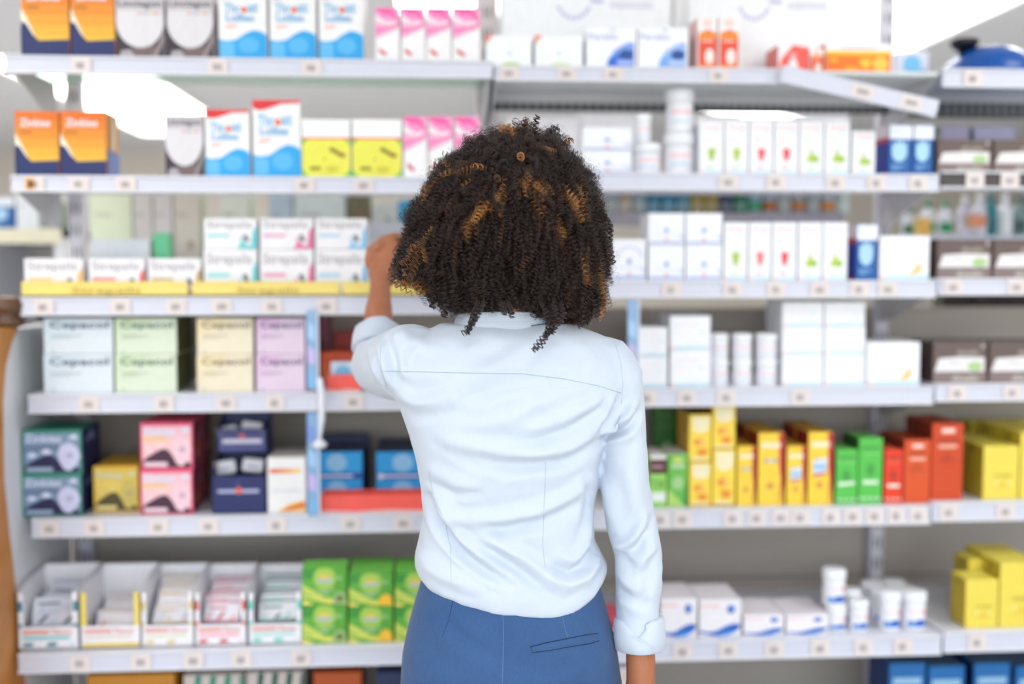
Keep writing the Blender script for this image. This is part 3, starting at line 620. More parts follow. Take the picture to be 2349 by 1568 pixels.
# second left
for u in ((32, 134), (136, 243)): R('A2', p_gold, *u, 254, 'orange and navy carton', d=.09, sb=.02, rot=0)
R('A2', p_silver, 376, 466, 263, 'silver carton with pale oval', d=.1)
for u, v in (((468, 573), 249), ((577, 690), 227)): R('A2', p_throat, *u, v, 'white carton with blue wave', d=.1)
for u in ((691, 804), (806, 922)): R('A2', p_tin, *u, 273, 'white and lime round-printed pack', d=.12)
for u in ((925, 980), (982, 1040), (1042, 1102)): R('A2', p_pink, *u, 266, 'white carton with pink rays', d=.08)
# third left
for i, u in enumerate(((48, 430), (440, 780), (785, 1090))): R('A3', p_tray, *u, 645, 'yellow display tray', 'tray', d=.14, sb=.012, name='display_tray', txt=i < 2)
zt, Yt = SH['A3']; dzz = .0022
for u, c in (((54, 190), (240, 180, 50)), ((202, 332), (226, 60, 60)), ((338, 461), (190, 150, 70))): R('A3', p_strep, *u, 592, f"low white lozenge box with {'red' if c[1] < 100 else 'amber' if c[0] > 200 else 'tan'} edge", d=.11, sb=.026, c=c, dz=dzz)
for u, c in (((466, 590), (70, 200, 204)), ((595, 719), (226, 90, 150)), ((722, 842), (120, 190, 236))): R('A3', p_strep, *u, [572, 500], f"white lozenge box with {'turquoise' if c[0] < 100 else 'pink' if c[0] > 200 else 'sky blue'} bird", d=.11, sb=.026, c=c, dz=dzz)
# fourth left
R('A4', p_cepa, 98, 259, [812, 729], 'pale blue lozenge carton', d=.12, c=(196, 218, 232), tc=(40, 66, 104), sc=(90, 140, 124), name='lozenge_carton')
R('A4', p_cepa, 262, 405, [812, 729], 'pale green lozenge carton', d=.15, c=(194, 216, 168), tc=(54, 104, 76), sc=(96, 104, 60), name='lozenge_carton')
R('A4', p_cepa, 450, 581, [812, 729], 'cream lozenge carton', d=.12, c=(242, 218, 160), tc=(126, 104, 62), sc=(150, 120, 80), name='lozenge_carton')
R('A4', p_cepa, 586, 700, [812, 729], 'lilac lozenge carton', d=.12, c=(226, 176, 220), tc=(92, 62, 120), sc=(120, 60, 110), name='lozenge_carton')
R('A4', p_maroon, 724, 756, 728, 'tall maroon carton', d=.05, sb=.19)
R('A4', p_orange, 765, 850, 762, 'dark red carton', d=.08, sb=.21, c=(178, 44, 34))
R('A4', p_orange, 735, 850, 806, 'orange carton', d=.07, sb=.10)
R('A4', p_redstrip, 748, 830, 858, 'coral red display tray', 'tray', d=.06, sb=.016, name='display_tray')
R('A4', p_bluewhite, 757, 822, 829, 'small blue and white pack in the coral tray', d=.025, sb=.035, dz=.0022)
R('A4', p_orange, 1240, 1330, 735, 'orange carton showing beside her neck', d=.1, sb=.03)
# fifth left
R('A5', p_zink, 48, 187, [1087, 985], 'navy and silver mountain carton', d=.13, s='navy')
R('A5', p_zink, 212, 318, 1068, 'gold mountain carton', d=.15, sb=.05, s='gold')
R('A5', p_zink, 320, 442, [1076, 968], 'pink mountain carton', d=.09, s='pink', rows=2)
R('A5', p_navyopen, 484, 609, 1046, 'open navy tray carton', 'tray', d=.11, name='tray_carton')
zt = P(546, 1080, 2.4).z-SH['A5'][0]+.003
R('A5', p_flame, 612, 701, 1048, 'white carton with orange flame', d=.12)
R('A5', p_blue, 712, 832, [1098, 1035], 'bright blue carton with pale disc', d=.12, sb=.075)
R('A5', p_navyback, 740, 845, 998, 'dark navy carton', d=.04, sb=.225)
R('A5', p_blue, 862, 985, [1098, 1035], 'bright blue carton with pale disc', d=.12, sb=.075)
R('A5', p_navyback, 868, 975, 1010, 'dark navy carton', d=.04, sb=.225)
R('A5', p_redstrip, 734, 1000, 1133, 'long coral red display tray', 'tray', d=.055, sb=.014, name='display_tray')
# sixth left: display boxes with sachets
sach = []
for i, (u, c, c2, yb) in enumerate((((40, 176), (40, 128, 156), (120, 200, 210), 0), ((184, 318), (220, 170, 60), (226, 220, 200), 1), ((324, 441), (220, 196, 130), (226, 222, 196), 0), ((447, 562), (210, 60, 66), (246, 170, 186), 0), ((570, 690), (70, 206, 186), (176, 222, 214), 0))):
    R('A6', p_disp, u[0]-3, u[1]+3, 1347, 'open white display box of sachets', 'display box', d=.17, sb=.02, name='display_box', c=c, c2=c2, yb=bool(yb))
    z, Yf = SH['A6']; Yc = Yf+.02; xa, xb = X(u[0], Yc, 1400), X(u[1], Yc, 1400); pal = [[(20, 60, 84), (196, 220, 240)], [(226, 140, 40), (244, 222, 200)], [(206, 200, 214), (224, 190, 120)], [(230, 150, 160), (206, 70, 90)], [(160, 220, 206), (40, 120, 110)]][i]
    rs = random.Random(i)
    for j in range(5):
        w, h = (xb-xa)*.74, .05; hh = (.042, .052, .060, .067, .073)[j]*(.55 if yb else 1.0)
        p = MB(w, h, .004); n = 9; wh = (236, 234, 242)
        p.bx(-w/2, w/2, -.0015, .0015, 0, h, wh, .001); p.off = -.0005
        for t in range(3):
            q0 = rs.uniform(0, .15)+t*.32; q1 = rs.uniform(.3, .6)
            p.poly([(q0, .1), (q0+.1, .1), (q0+.22, q1), (q0+.12, q1)], pal[(t+j) % 2] if t != j % 3 else mixc(pal[0], wh, .3))
        p.rect(.1, .62, .6, .72, mixc(pal[(j+1) % 2], wh, .15))
        p.rect(0, .92, 1, 1, mixc(pal[1], wh, .3)); p.rect(0, 0, 1, .08, mixc(pal[1], wh, .3))
        o = p.build('sachet', loc=((xa+xb)/2+rs.uniform(-.004, .004), Yc+.022+j*.0235, z+hh)); o.rotation_euler = (-.95+rs.uniform(-.12, .12), 0, rs.uniform(-.16, .16))
        o['category'] = 'sachet'; o['group'] = 'sachets in the display boxes'
        cn = ('teal', 'orange', 'cream', 'red', 'mint')[i]
        o['label'] = f"{cn} striped sachet, {ORDN[j]} from front in {ORDN[i]} display box from left"
R('A6', p_green, 692, 796, [1387, 1300], 'green lozenge carton', d=.06, fruit=(160, 196, 130)); R('A6', p_green, 799, 902, [1390, 1312], 'green lozenge carton', d=.12)
R('A6', p_green, 905, 1000, [1390, 1312], 'green lozenge carton', d=.12)
R('A7', p_ggold, 198, 400, 1546, 'dark gold carton', d=.15, sb=.08); R('A7', p_stripe, 420, 560, 1546, 'green striped carton', d=.12, sb=.1); R('A7', p_stripe, 565, 700, 1540, 'teal striped carton', d=.12, sb=.1, c=(10, 90, 70))
R('A7', p_orange, 718, 830, 1540, 'orange carton', d=.12, sb=.1, c=(190, 84, 20)); R('A7', p_navyback, 862, 960, 1540, 'navy carton', d=.12, sb=.1)
# top middle
for i, u in enumerate(((1114, 1221), (1226, 1338))): R('B1', p_corner, *u, 80, 'white carton with red corner', d=.08, g=((170, 206, 70), (206, 224, 150))[i], sb=.02)
for u, c in (((1344, 1461), (50, 110, 220)), ((1463, 1580), (120, 176, 240))): R('B1', p_para, *u, 62, 'white carton with blue quarter circle', d=.09, c=c)
for u in ((1600, 1646), (1648, 1696)): R('B1', p_otall, *u, 38, 'slim orange and white carton', d=.1)
R('B1', p_redarc, 1785, 1855, 102, 'small white and red carton', d=.09, sb=.05); R('B1', p_otall, 1857, 1890, 110, 'small orange pack', d=.07, sb=.05)
R('B1', p_owide, 1893, 2046, 99, 'wide orange citrus carton', d=.09, sb=.06)
R('B1', p_carton, 1152, 1540, -110, 'big white shipping carton', d=.14, sb=.155); R('B1', p_carton, 1582, 1936, -110, 'big white shipping carton', d=.14, sb=.155)
R('B1', p_bluewhite, 2060, 2132, 118, 'small white and violet carton', d=.07, sb=.17)
# second middle
R('B2', p_wblue, 1336, 1450, [345, 291], 'white carton with blue band', d=.1)
cols = [(176, 200, 76), (180, 206, 80), (238, 96, 104), (236, 84, 96)]
for (u, c, g) in (((1605, 1661), cols[0], 0), ((1663, 1718), cols[1], 0), ((1720, 1775), cols[2], 0), ((1777, 1833), cols[3], 0), ((1835, 1891), (178, 204, 60), 1), ((1893, 1951), (178, 204, 60), 1)):
    R('B2', p_fruit, *u, 278, f"white carton with small {'grapes' if g else 'red fruit' if c[0] > 200 else 'green fruit'}", d=.1, c=c, grape=bool(g))
R('B2', p_fruit, 1955, 2010, 300, 'shorter white carton with green fruit', d=.1, c=(178, 204, 60), grape=True)
for u in ((2040, 2094), (2096, 2143)): R('B2', p_hand, *u, 286, 'blue carton with pale hand', d=.1)
# third middle
R('B3', p_arc, 1404, 1483, 548, 'white carton with blue arc of letters', d=.1)
for u in ((1487, 1571), (1573, 1658)): R('B3', p_wblue, *u, [562, 488], 'white carton with blue band', d=.1)
for u, c, g in (((1661, 1716), (176, 204, 76), 0), ((1718, 1771), (240, 120, 124), 0), ((1773, 1829), (236, 84, 96), 0), ((1832, 1887), (178, 204, 60), 1), ((1889, 1946), (178, 204, 60), 1)):
    R('B3', p_fruit, *u, 509, f"white carton with small {'grapes' if g else 'red fruit' if c[0] > 200 else 'green fruit'}", d=.1, c=c, grape=bool(g))
R('B3', p_hand, 1966, 2015, 514, 'blue carton with pale hand', d=.1); R('B3', p_white, 2018, 2134, 540, 'low white carton with orange fruit', d=.1, fruit=True)
# fourth middle
R('B4', p_white, 1464, 1532, [818, 750], 'small white carton', d=.1); R('B4', p_white, 1537, 1631, [802, 724], 'white square carton', d=.12)
R('B4', p_white, 1795, 1889, [812, 748, 692], 'white low carton', d=.12, sb=.03); R('B4', p_white, 1891, 1986, [812, 748, 692], 'white low carton', d=.12, sb=.03)
R('B4', p_white, 1990, 2112, 784, 'white carton with ginger root picture', d=.12, fruit=True)
# fifth middle
R('B5', p_brown, 1490, 1530, 1042, 'green carton with brown band', d=.1); R('B5', p_leaf, 1532, 1579, 1040, 'light green leaf carton', d=.1)
R('B5', p_leaf, 1502, 1560, 932, 'tall dark green carton behind', d=.05, sb=.2, dark=True)
R('B5', p_ydot, 1581, 1633, [1060, 950], 'yellow honey carton', d=.12); R('B5', p_ydot, 1635, 1688, [1030, 930], 'bright yellow honey carton', d=.12)
for u, v, t in (((1691, 1736), 1022, False), ((1740, 1801), 992, False), ((1805, 1851), 1022, True), ((1855, 1913), 990, True)): R('B5', p_yred, *u, v, 'yellow carton with red edge', d=.09, rows=2, tube=t)
R('B5', p_can, 1918, 1969, 1030, 'small green carton', d=.1, b=False); R('B5', p_can, 1971, 2026, 1004, 'taller green carton', d=.1)
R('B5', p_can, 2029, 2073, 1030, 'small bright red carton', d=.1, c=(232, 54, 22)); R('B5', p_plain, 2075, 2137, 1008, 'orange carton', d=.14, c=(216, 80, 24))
# bottom middle
for u, v in (((1515, 1600), 1352), ((1604, 1701), 1354), ((1706, 1799), 1392), ((1803, 1900), 1392)): R('B6', p_wave, *u, v+16 if v > 1380 else v+20, 'white carton with blue wave', d=.12)
R('B6', p_can, 1385, 1420, 1400, 'red and teal pack seen between hip and cuff', d=.05, c=(200, 50, 80))
R('B7', p_otall, 1418, 1452, 1530, 'red and cream carton', d=.1, sb=.1)
# far right
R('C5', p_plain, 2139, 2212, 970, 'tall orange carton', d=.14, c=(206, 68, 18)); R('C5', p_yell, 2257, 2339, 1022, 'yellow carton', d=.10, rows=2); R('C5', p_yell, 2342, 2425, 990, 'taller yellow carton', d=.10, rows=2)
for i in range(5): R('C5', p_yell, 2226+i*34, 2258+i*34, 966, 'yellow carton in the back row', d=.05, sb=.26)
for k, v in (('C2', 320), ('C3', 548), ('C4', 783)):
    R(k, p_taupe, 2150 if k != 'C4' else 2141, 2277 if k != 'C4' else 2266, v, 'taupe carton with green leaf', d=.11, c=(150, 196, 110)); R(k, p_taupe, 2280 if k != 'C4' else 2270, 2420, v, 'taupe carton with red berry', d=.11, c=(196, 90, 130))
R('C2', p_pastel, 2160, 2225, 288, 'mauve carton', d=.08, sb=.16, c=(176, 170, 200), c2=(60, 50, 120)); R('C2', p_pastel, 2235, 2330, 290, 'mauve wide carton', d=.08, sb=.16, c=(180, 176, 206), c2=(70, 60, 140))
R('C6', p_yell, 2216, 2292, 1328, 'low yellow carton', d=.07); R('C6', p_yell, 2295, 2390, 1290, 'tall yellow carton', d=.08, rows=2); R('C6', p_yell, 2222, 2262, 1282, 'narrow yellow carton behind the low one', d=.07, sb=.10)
for i, u in enumerate((2040, 2130, 2235, 2330)): R('C7' if u > 2150 else 'B7', p_deep, u, u+84, 1520+(i % 2)*6, 'deep blue carton', d=.12, sb=.12)
# the top blue box with the navy tray stands on the lower one
def navy_top():
    z0 = P(546, 1046, SH['A5'][1]+.02).z+.0008
    Yc = SH['A5'][1]+.055; zt = P(546, 955, Yc).z; w = X(612, Yc, 1000)-X(498, Yc, 1000)
    p = MB(w, zt-z0, .08); p_navyopen(p, up=True); o = p.build('tray_carton', loc=(X(555, Yc, 1000), Yc+.04, z0))
    tag(o, 'open navy tray carton with violet frame, upper one of the pair', 'tray', 'navy tray cartons')
navy_top()
# packs lying in the navy trays
for i, (u, v, dz) in enumerate(((515, 1065, 0), (575, 1060, 0), (520, 985, 1), (572, 975, 1))):
    Yc = SH['A5'][1]+(.06 if not dz else .075); c = P(u, v, Yc); p = MB(.045, .03, .02); p.bx(-.0225, .0225, -.01, .01, 0, .03, (232, 230, 236), .004); p.off = 0; p.rect(.2, .3, .8, .5, (150, 150, 190))
    o = p.build('foil_pack', loc=(c.x, Yc+.02, c.z-.025)); o.rotation_euler = (-.25, (-.15, .12)[i % 2], 0)
    tag(o, f"white foil pack on the {'right' if i % 2 else 'left'} in the {'upper' if dz else 'lower'} navy tray carton", 'pack', 'foil packs in navy trays')
# jars: body with lid and printed label
def jar(sh, u0, u1, vt, label, group, sb=.03, vb=None, base=None, rows=0, blue=True):
    z, Yf = SH[sh]; r = (X(u1, Yf+sb, vt)-X(u0, Yf+sb, vt))/2-.0006; Yc = Yf+sb+r; z0 = z if base is None else base; zt = P((u0+u1)/2, vt, Yc).z; h = zt-z0
    loc = ((X(u0, Yf+sb, vt)+X(u1, Yf+sb, vt))/2, Yc+rows*(2*r+.002), z0+.0002)
    p = MB(); wh = M((242, 243, 248), rough=.3)
    p.lathe([(r*.86, 0), (r*.92, h*.02), (r*.94, h*.06), (r*.94, h*.62), (r*.86, h*.68), (r*.8, h*.70)], wh)
    o = p.build('jar', loc=loc, smooth=True); tag(o, label, 'jar', group)
    p = MB(); p.lathe([(r*.96, h*.70), (r, h*.72), (r, h*.95), (r*.95, h*.985), (r*.8, h)], wh); p.build('lid', o, smooth=True)
    p = MB(); n = 14; y0, y1 = h*.10, h*.60; rr = r*.95
    def band(a0, a1, z0_, z1_, m, rr_):
        vs = []; 
        for i in range(n+1): a = a0+(a1-a0)*i/n; vs += [(rr_*math.sin(a), -rr_*math.cos(a), z0_), (rr_*math.sin(a), -rr_*math.cos(a), z1_)]
        p.add(vs, [[2*i, 2*i+2, 2*i+3, 2*i+1] for i in range(n)], m)
    band(-1.5, 1.5, y0, y1, (240, 238, 246), rr)
    if blue: band(-.9, .8, y0, y0+(y1-y0)*.28, (70, 140, 222), rr*1.006); band(-.2, .8, y0+(y1-y0)*.1, y0+(y1-y0)*.36, (40, 90, 190), rr*1.01); band(.5, .9, y0+(y1-y0)*.6, y0+(y1-y0)*.85, (226, 110, 100), rr*1.006); band(-.7, .4, y0+(y1-y0)*.8, y0+(y1-y0)*.86, (246, 200, 200), rr*1.008)
    else: band(-.8, .8, y0+(y1-y0)*.62, y0+(y1-y0)*.78, (246, 206, 210), rr*1.006); band(-.8, .8, y0+(y1-y0)*.2, y0+(y1-y0)*.34, (204, 228, 242), rr*1.008)
    p.build('paper_label', o, smooth=True)
    return zt
G1 = 'white jars on the fourth middle shelf'
for i, u in enumerate(((1633, 1677), (1684, 1732), (1739, 1791))):
    t = jar('B4', *u, 822, f"white jar with pink lettering, lower, {ORDN[i]} from left on fourth middle shelf", G1, blue=False); jar('B4', *u, 764, f"white jar with pink lettering, upper, {ORDN[i]} from left on fourth middle shelf", G1, base=t+.0004, blue=False)
G2 = 'white jars on the second middle shelf'
t = jar('B2', 1452, 1524, 330, 'wide white jar under the slim jar on second middle shelf', G2, blue=False); jar('B2', 1457, 1498, 262, 'slim white jar standing on the wide jar, second middle shelf', G2, base=t+.0004, blue=False)
t = jar('B2', 1528, 1602, 306, 'wide white jar under the tallest jar on second middle shelf', G2, blue=False); jar('B2', 1532, 1600, 206, 'tall white jar topmost left of the fruit cartons', G2, base=t+.0004, blue=False)
G3 = 'white jars with blue labels on the sixth middle shelf'
t = jar('B6', 1902, 1951, 1384, 'white jar with blue label carrying another jar, sixth middle shelf', G3); jar('B6', 1896, 1951, 1302, 'white jar with blue label standing on top of another jar', G3, base=t+.0004)
jar('B6', 1956, 2002, 1372, 'white blue-labelled jar just right of the stacked jars', G3, sb=.025); jar('B6', 2026, 2078, 1352, 'white blue-labelled jar, second from right in the front row', G3, sb=.025)
jar('B6', 2081, 2138, 1352, 'white blue-labelled jar, rightmost in the front row', G3, sb=.025)
for i, (u, r_) in enumerate((((1956, 2002), 1), ((2026, 2078), 1), ((2081, 2138), 1), ((2026, 2078), 2), ((2081, 2138), 2))):
    jar('B6', *u, 1362, f"white jar {('behind', 'at the back')[r_-1]} in the {('left', 'middle', 'right')[{1956: 0, 2026: 1, 2081: 2}[u[0]]]} column of blue-labelled jars", G3, sb=.025, rows=r_)
# blue dome lid with a black knob, far right top
z, Yf = SH['C1']; Y = Yf+.13; xa, xb = X(2165, Y, 150), X(2375, Y, 150); r = (xb-xa)/2; h = P(2270, 108, Y).z-z
e = tag(empty('pot_lid', ((xa+xb)/2, Y, z+.0003)), 'blue domed pot lid with black handle on the far right top shelf', 'lid')
p = MB(); p.lathe([(r*.98, 0), (r, .004), (r*.96, h*.3), (r*.8, h*.62), (r*.5, h*.9), (r*.2, h), (.004, h*1.02)], M((20, 84, 166), rough=.25), n=40); p.build('dome', e, smooth=True)
kz = P(2200, 92, Y).z-z; kx = X(2212, Y, 110)-(xa+xb)/2
p = MB(); p.lathe([(.012, h*.7), (.014, h+.01), (.022, kz-.02), (.032, kz-.006), (.030, kz), (.01, kz+.002)], M((26, 22, 26), rough=.4), cx=kx); p.build('handle', e, smooth=True)
p = MB(); p.bx(r*.80, r*1.02, -.02, .02, h*.15, h*.5, M((30, 26, 30)), .004); p.build('side_grip', e)
# ------------------------------------------------------------------ seen through the open shelves: goods of the next aisle
YO = 2.86
def beyond(u0, u1, v0, v1, fn, desc, Y=YO, d=.08, **k):
    p = MB(X(u1, Y, v1)-X(u0, Y, v1)-.001, P(u0, v0, Y).z-P(u0, v1, Y).z, d); fn(p, **k)
    o = p.build('carton', loc=((X(u1, Y, v1)+X(u0, Y, v1))/2, Y+d/2, P((u0+u1)/2, v1, Y).z)); tag(o, desc, 'carton')
    return o
def oshelf(x0, x1, v, u, lab, m=None, Y=YO, hgt=.03, depth=.3):
    z = P(u, v, Y).z; b = MB(); b.bx(-(x1-x0)/2, (x1-x0)/2, -.03, depth, -.02, 0, m or metal_w, .001); b.bx(-(x1-x0)/2, (x1-x0)/2, -.034, -.03, -hgt, .004, m or rail_m, .001)
    tag(b.build('rear_shelf', loc=((x0+x1)/2, Y, z)), lab, 'shelf', 'rear shelves')
oshelf(XA0+.03, XAB-.02, 600, 500, 'rear-facing shelf behind the third left shelf')
for a in ((208, 306, 430, 530, 'pale green rear carton left of the grey ones', (232, 240, 212), (110, 206, 120)), (308, 352, 430, 530, 'grey rear carton beside the pale green carton', (228, 222, 220), (150, 150, 160)), (354, 398, 430, 520, 'light grey rear carton with dark square', (230, 224, 224), (120, 120, 150)), (400, 462, 430, 535, 'beige rear carton behind the lozenge boxes', (234, 224, 212), (190, 170, 140)),
          (505, 575, 430, 500, 'cream rear carton above the turquoise lozenge box', (248, 250, 240), (220, 224, 210)), (618, 672, 430, 500, 'pale blue rear carton above the pink lozenge box', (206, 224, 242), (90, 150, 214)), (675, 795, 430, 505, 'very pale blue rear carton left of the coloured pack', (240, 250, 252), (240, 250, 240)), (797, 850, 444, 512, 'small brown and cream rear pack above the hand', (120, 112, 84), (176, 96, 70)), (855, 912, 466, 512, 'white rear pack above the hand', (226, 230, 226), (60, 100, 90)), (914, 975, 460, 512, 'cyan rear pack beside the hair', (40, 176, 232), (240, 240, 240))):
    beyond(a[0], a[1], a[2], 598, p_pastel, a[4], c=a[5], c2=a[6]) if a[1] < 700 else beyond(a[0], a[1], a[2], a[3] if a[1] > 796 else 598, p_pastel, a[4], c=a[5], c2=a[6], Y=YO-.01 if a[1] > 796 else YO)
b = MB(); u0, u1 = 797, 1010; zb = P(800, 511, YO).z
oshelf(X(797, YO, 500), XAB-.03, 482, 830, 'small upper rear shelf above the hand', Y=YO-.012, hgt=.01) if False else None
oshelf(X(786, YO, 500), XAB-.03, 513, 930, 'white ledge behind the hand', Y=YO-.02, hgt=.045, depth=.1)
R('A3', p_pastel, 205, 345, 548, 'pale lilac box at the back', d=.05, sb=.2, c=(232, 236, 244), c2=(240, 226, 210)); R('A3', p_pastel, 350, 388, 534, 'green and blue pack at the back', d=.04, sb=.2, c=(110, 214, 160), c2=(60, 150, 210))
# middle bay, seen under the second shelf: bottles
oshelf(XAB+.02, XBC-.03, 492, 1600, 'rear-facing shelf with grey rail behind the third middle shelf', m=M((172, 168, 182), rough=.5), hgt=.03)
bcols = [(206, 226, 228), (236, 216, 190), (190, 222, 230), (60, 160, 200), (70, 176, 220), (100, 186, 216), (216, 186, 84), (206, 182, 80), (60, 80, 120), (40, 150, 110), (190, 222, 240), (206, 228, 240), (214, 226, 222), (210, 224, 226), (200, 220, 226), (206, 226, 222), (196, 222, 214), (206, 230, 226)]
caps = {10: (90, 200, 150), 11: (226, 130, 50), 13: (240, 160, 90), 15: (244, 160, 80), 17: (80, 180, 140)}
def bottle(u, vb, vt, c, lab, Y=YO+.03, r=.022, cap=None, group=None):
    base = P(u, vb, Y); h = P(u, vt, Y).z-base.z
    p = MB(); m = M(c, rough=.2); p.lathe([(r*.9, 0), (r, h*.04), (r, h*.6), (r*.85, h*.7), (r*.4, h*.8), (r*.38, h*.86)], m, n=16); o = p.build('bottle', loc=base, smooth=True); tag(o, lab, 'bottle', group)
    p = MB(); p.lathe([(r*.5, h*.84), (r*.5, h*.99), (r*.4, h)], M(cap or (236, 240, 242), rough=.3), n=14); p.build('cap', o, smooth=True)
    p = MB(); n = 12; vs = []
    for i in range(n+1): a = -1.3+2.6*i/n; vs += [(r*1.01*math.sin(a), -r*1.01*math.cos(a), h*.12), (r*1.01*math.sin(a), -r*1.01*math.cos(a), h*.42)]
    p.add(vs, [[2*i, 2*i+2, 2*i+3, 2*i+1] for i in range(n)], M(mixc(c, (250, 250, 250), .5) if not cap else cap)); p.build('paper_label', o, smooth=True)
names_ = ['pale grey', 'cream', 'pale aqua', 'deep blue', 'sky blue', 'light blue', 'mustard', 'second mustard', 'slate blue', 'green', 'ice blue', 'ice blue orange-labelled', 'pale grey-green', 'silvery orange-capped', 'misty blue', 'silvery-green orange-capped', 'pale mint', 'last pale mint']
for i, c in enumerate(bcols[:17]):
    u = 1400+i*33; bottle(u, 491, 425, c, f"{names_[i]} bottle, seen through the gap under the second middle shelf", cap=caps.get(i), r=.019, group='bottles behind the middle shelves')
# white cartons of the rear side over the second middle shelf
for i, (u0, u1, v0) in enumerate(((1165, 1330, 268), (1332, 1455, 262), (1610, 1700, 262), (1702, 1820, 268), (1822, 1945, 262))):
    beyond(u0, u1, v0, 420, p_white, f"white rear carton, {ORDN[i]} from left, behind the second middle shelf", stripe=False)
oshelf(XAB+.02, XBC-.03, 421, 1600, 'rear-facing shelf behind the second middle shelf', Y=YO)
# rear far right: bottles and a green-topped pack
oshelf(XBC+.02, XC1, 545, 2250, 'rear-facing shelf behind the third far right shelf')
for i, (u, vt, c, cap, nm) in enumerate(((2085, 478, (216, 226, 236), (0, 110, 60), 'white green-capped'), (2128, 462, (238, 240, 246), (0, 140, 80), 'tall white green-capped'), (2168, 462, (232, 232, 242), (20, 150, 90), 'broad white green-capped'), (2212, 452, (206, 206, 226), None, 'lilac white'), (2246, 446, (226, 228, 238), None, 'silver white'), (2270, 444, (30, 130, 140), (20, 110, 120), 'teal'), (2304, 446, (240, 244, 246), None, 'plain white'), (2338, 450, (120, 150, 150), (60, 90, 90), 'grey teal'))):
    bottle(u, 544, vt, c, f"{nm} bottle above the taupe cartons at the far right", cap=cap, r=.018, group='bottles above the taupe cartons')
beyond(2105, 2135, 500, 544, p_pastel, 'small amber pack under the green caps', Y=YO-.03, d=.03, c=(240, 190, 90), c2=(230, 160, 60)); beyond(2225, 2262, 492, 520, p_pastel, 'small orange pack at the far right', Y=YO-.03, d=.03, c=(226, 150, 110), c2=(230, 110, 60))
for i, (u0, u1) in enumerate(((2162, 2230), (2232, 2300), (2302, 2380))): beyond(u0, u1, 672, 730, p_pastel, f"near-black carton, {ORDN[i]} from left, high behind the fourth far right shelf", Y=YO, d=.06, c=(48, 34, 36), c2=(60, 44, 44))
oshelf(XBC+.02, XC1, 731, 2250, 'rear-facing shelf with the near-black cartons at far right')
# neighbour unit at the far left
YN = 3.0
z = P(60, 527, YN).z; b = MB(); x0, x1 = X(-60, YN, 530), X(142, YN, 530); b.bx(x0, x1, YN, YN+.35, z-.02, z, metal_w); b.bx(x0, x1, YN-.01, YN, z-.035, z+.004, M((234, 228, 204)), .001)
b.bx(x0, x1, YN+.34, YN+.36, 0, z+.3, M((206, 204, 198))); b.bx(x0, x0+.02, YN, YN+.35, 0, z, metal_w); b.bx(x1-.02, x1, YN, YN+.35, 0, z, metal_w)
tag(b.build('side_shelf_unit'), 'cream railed shelf unit in the next aisle at far left', 'shelf unit')
beyond(-40, 36, 452, 526, p_hand, 'blue printed carton at the far left edge', Y=YN+.02, d=.1); beyond(38, 90, 440, 526, p_pastel, 'blank white carton right of the blue one at far left', Y=YN+.02, d=.1, c=(232, 236, 242), c2=(226, 230, 236)); beyond(92, 135, 462, 526, p_pastel, 'grey carton at far left', Y=YN+.03, d=.1, c=(150, 154, 158), c2=(130, 134, 138))
# box at the left edge, beside the third left shelf, standing on the end panel
finish_labels()
# ------------------------------------------------------------------ the woman
def interp(tab, x):
    xs = [t[0] for t in tab]
    return [float(np.interp(x, xs, [t[i] for t in tab])) for i in range(1, len(tab[0]))]
def union(parts, voxel, smooth=8, name='body'):
    """voxel union of closed shapes, relaxed; returns a mesh"""
    vs, fs = [], []
    for v, f in parts:
        n = len(vs); vs += [tuple(a) for a in v]; fs += [[i+n for i in q] for q in f]
    me = bpy.data.meshes.new(name); me.from_pydata(vs, [], fs); me.update()
    o = bpy.data.objects.new('work', me); COL.objects.link(o)
    r = o.modifiers.new('r', 'REMESH'); r.mode = 'VOXEL'; r.voxel_size = voxel; r.adaptivity = 0
    s = o.modifiers.new('s', 'SMOOTH'); s.factor = .5; s.iterations = smooth
    dg = bpy.context.evaluated_depsgraph_get(); dg.update()
    out = bpy.data.meshes.new_from_object(o.evaluated_get(dg)); bpy.data.objects.remove(o); out.name = name
    out.polygons.foreach_set('use_smooth', [True]*len(out.polygons))
    return out
def coords(me):
    a = np.empty(len(me.vertices)*3); me.vertices.foreach_get('co', a); return a.reshape(-1, 3)
def normals(me):
    a = np.empty(len(me.vertices)*3); me.vertex_normals.foreach_get('vector', a); return a.reshape(-1, 3)
def setco(me, a): me.vertices.foreach_set('co', a.ravel()); me.update()
def xz(pts, Y): return np.array([[P(u, v, Y).x, P(u, v, Y).z] for u, v in pts])
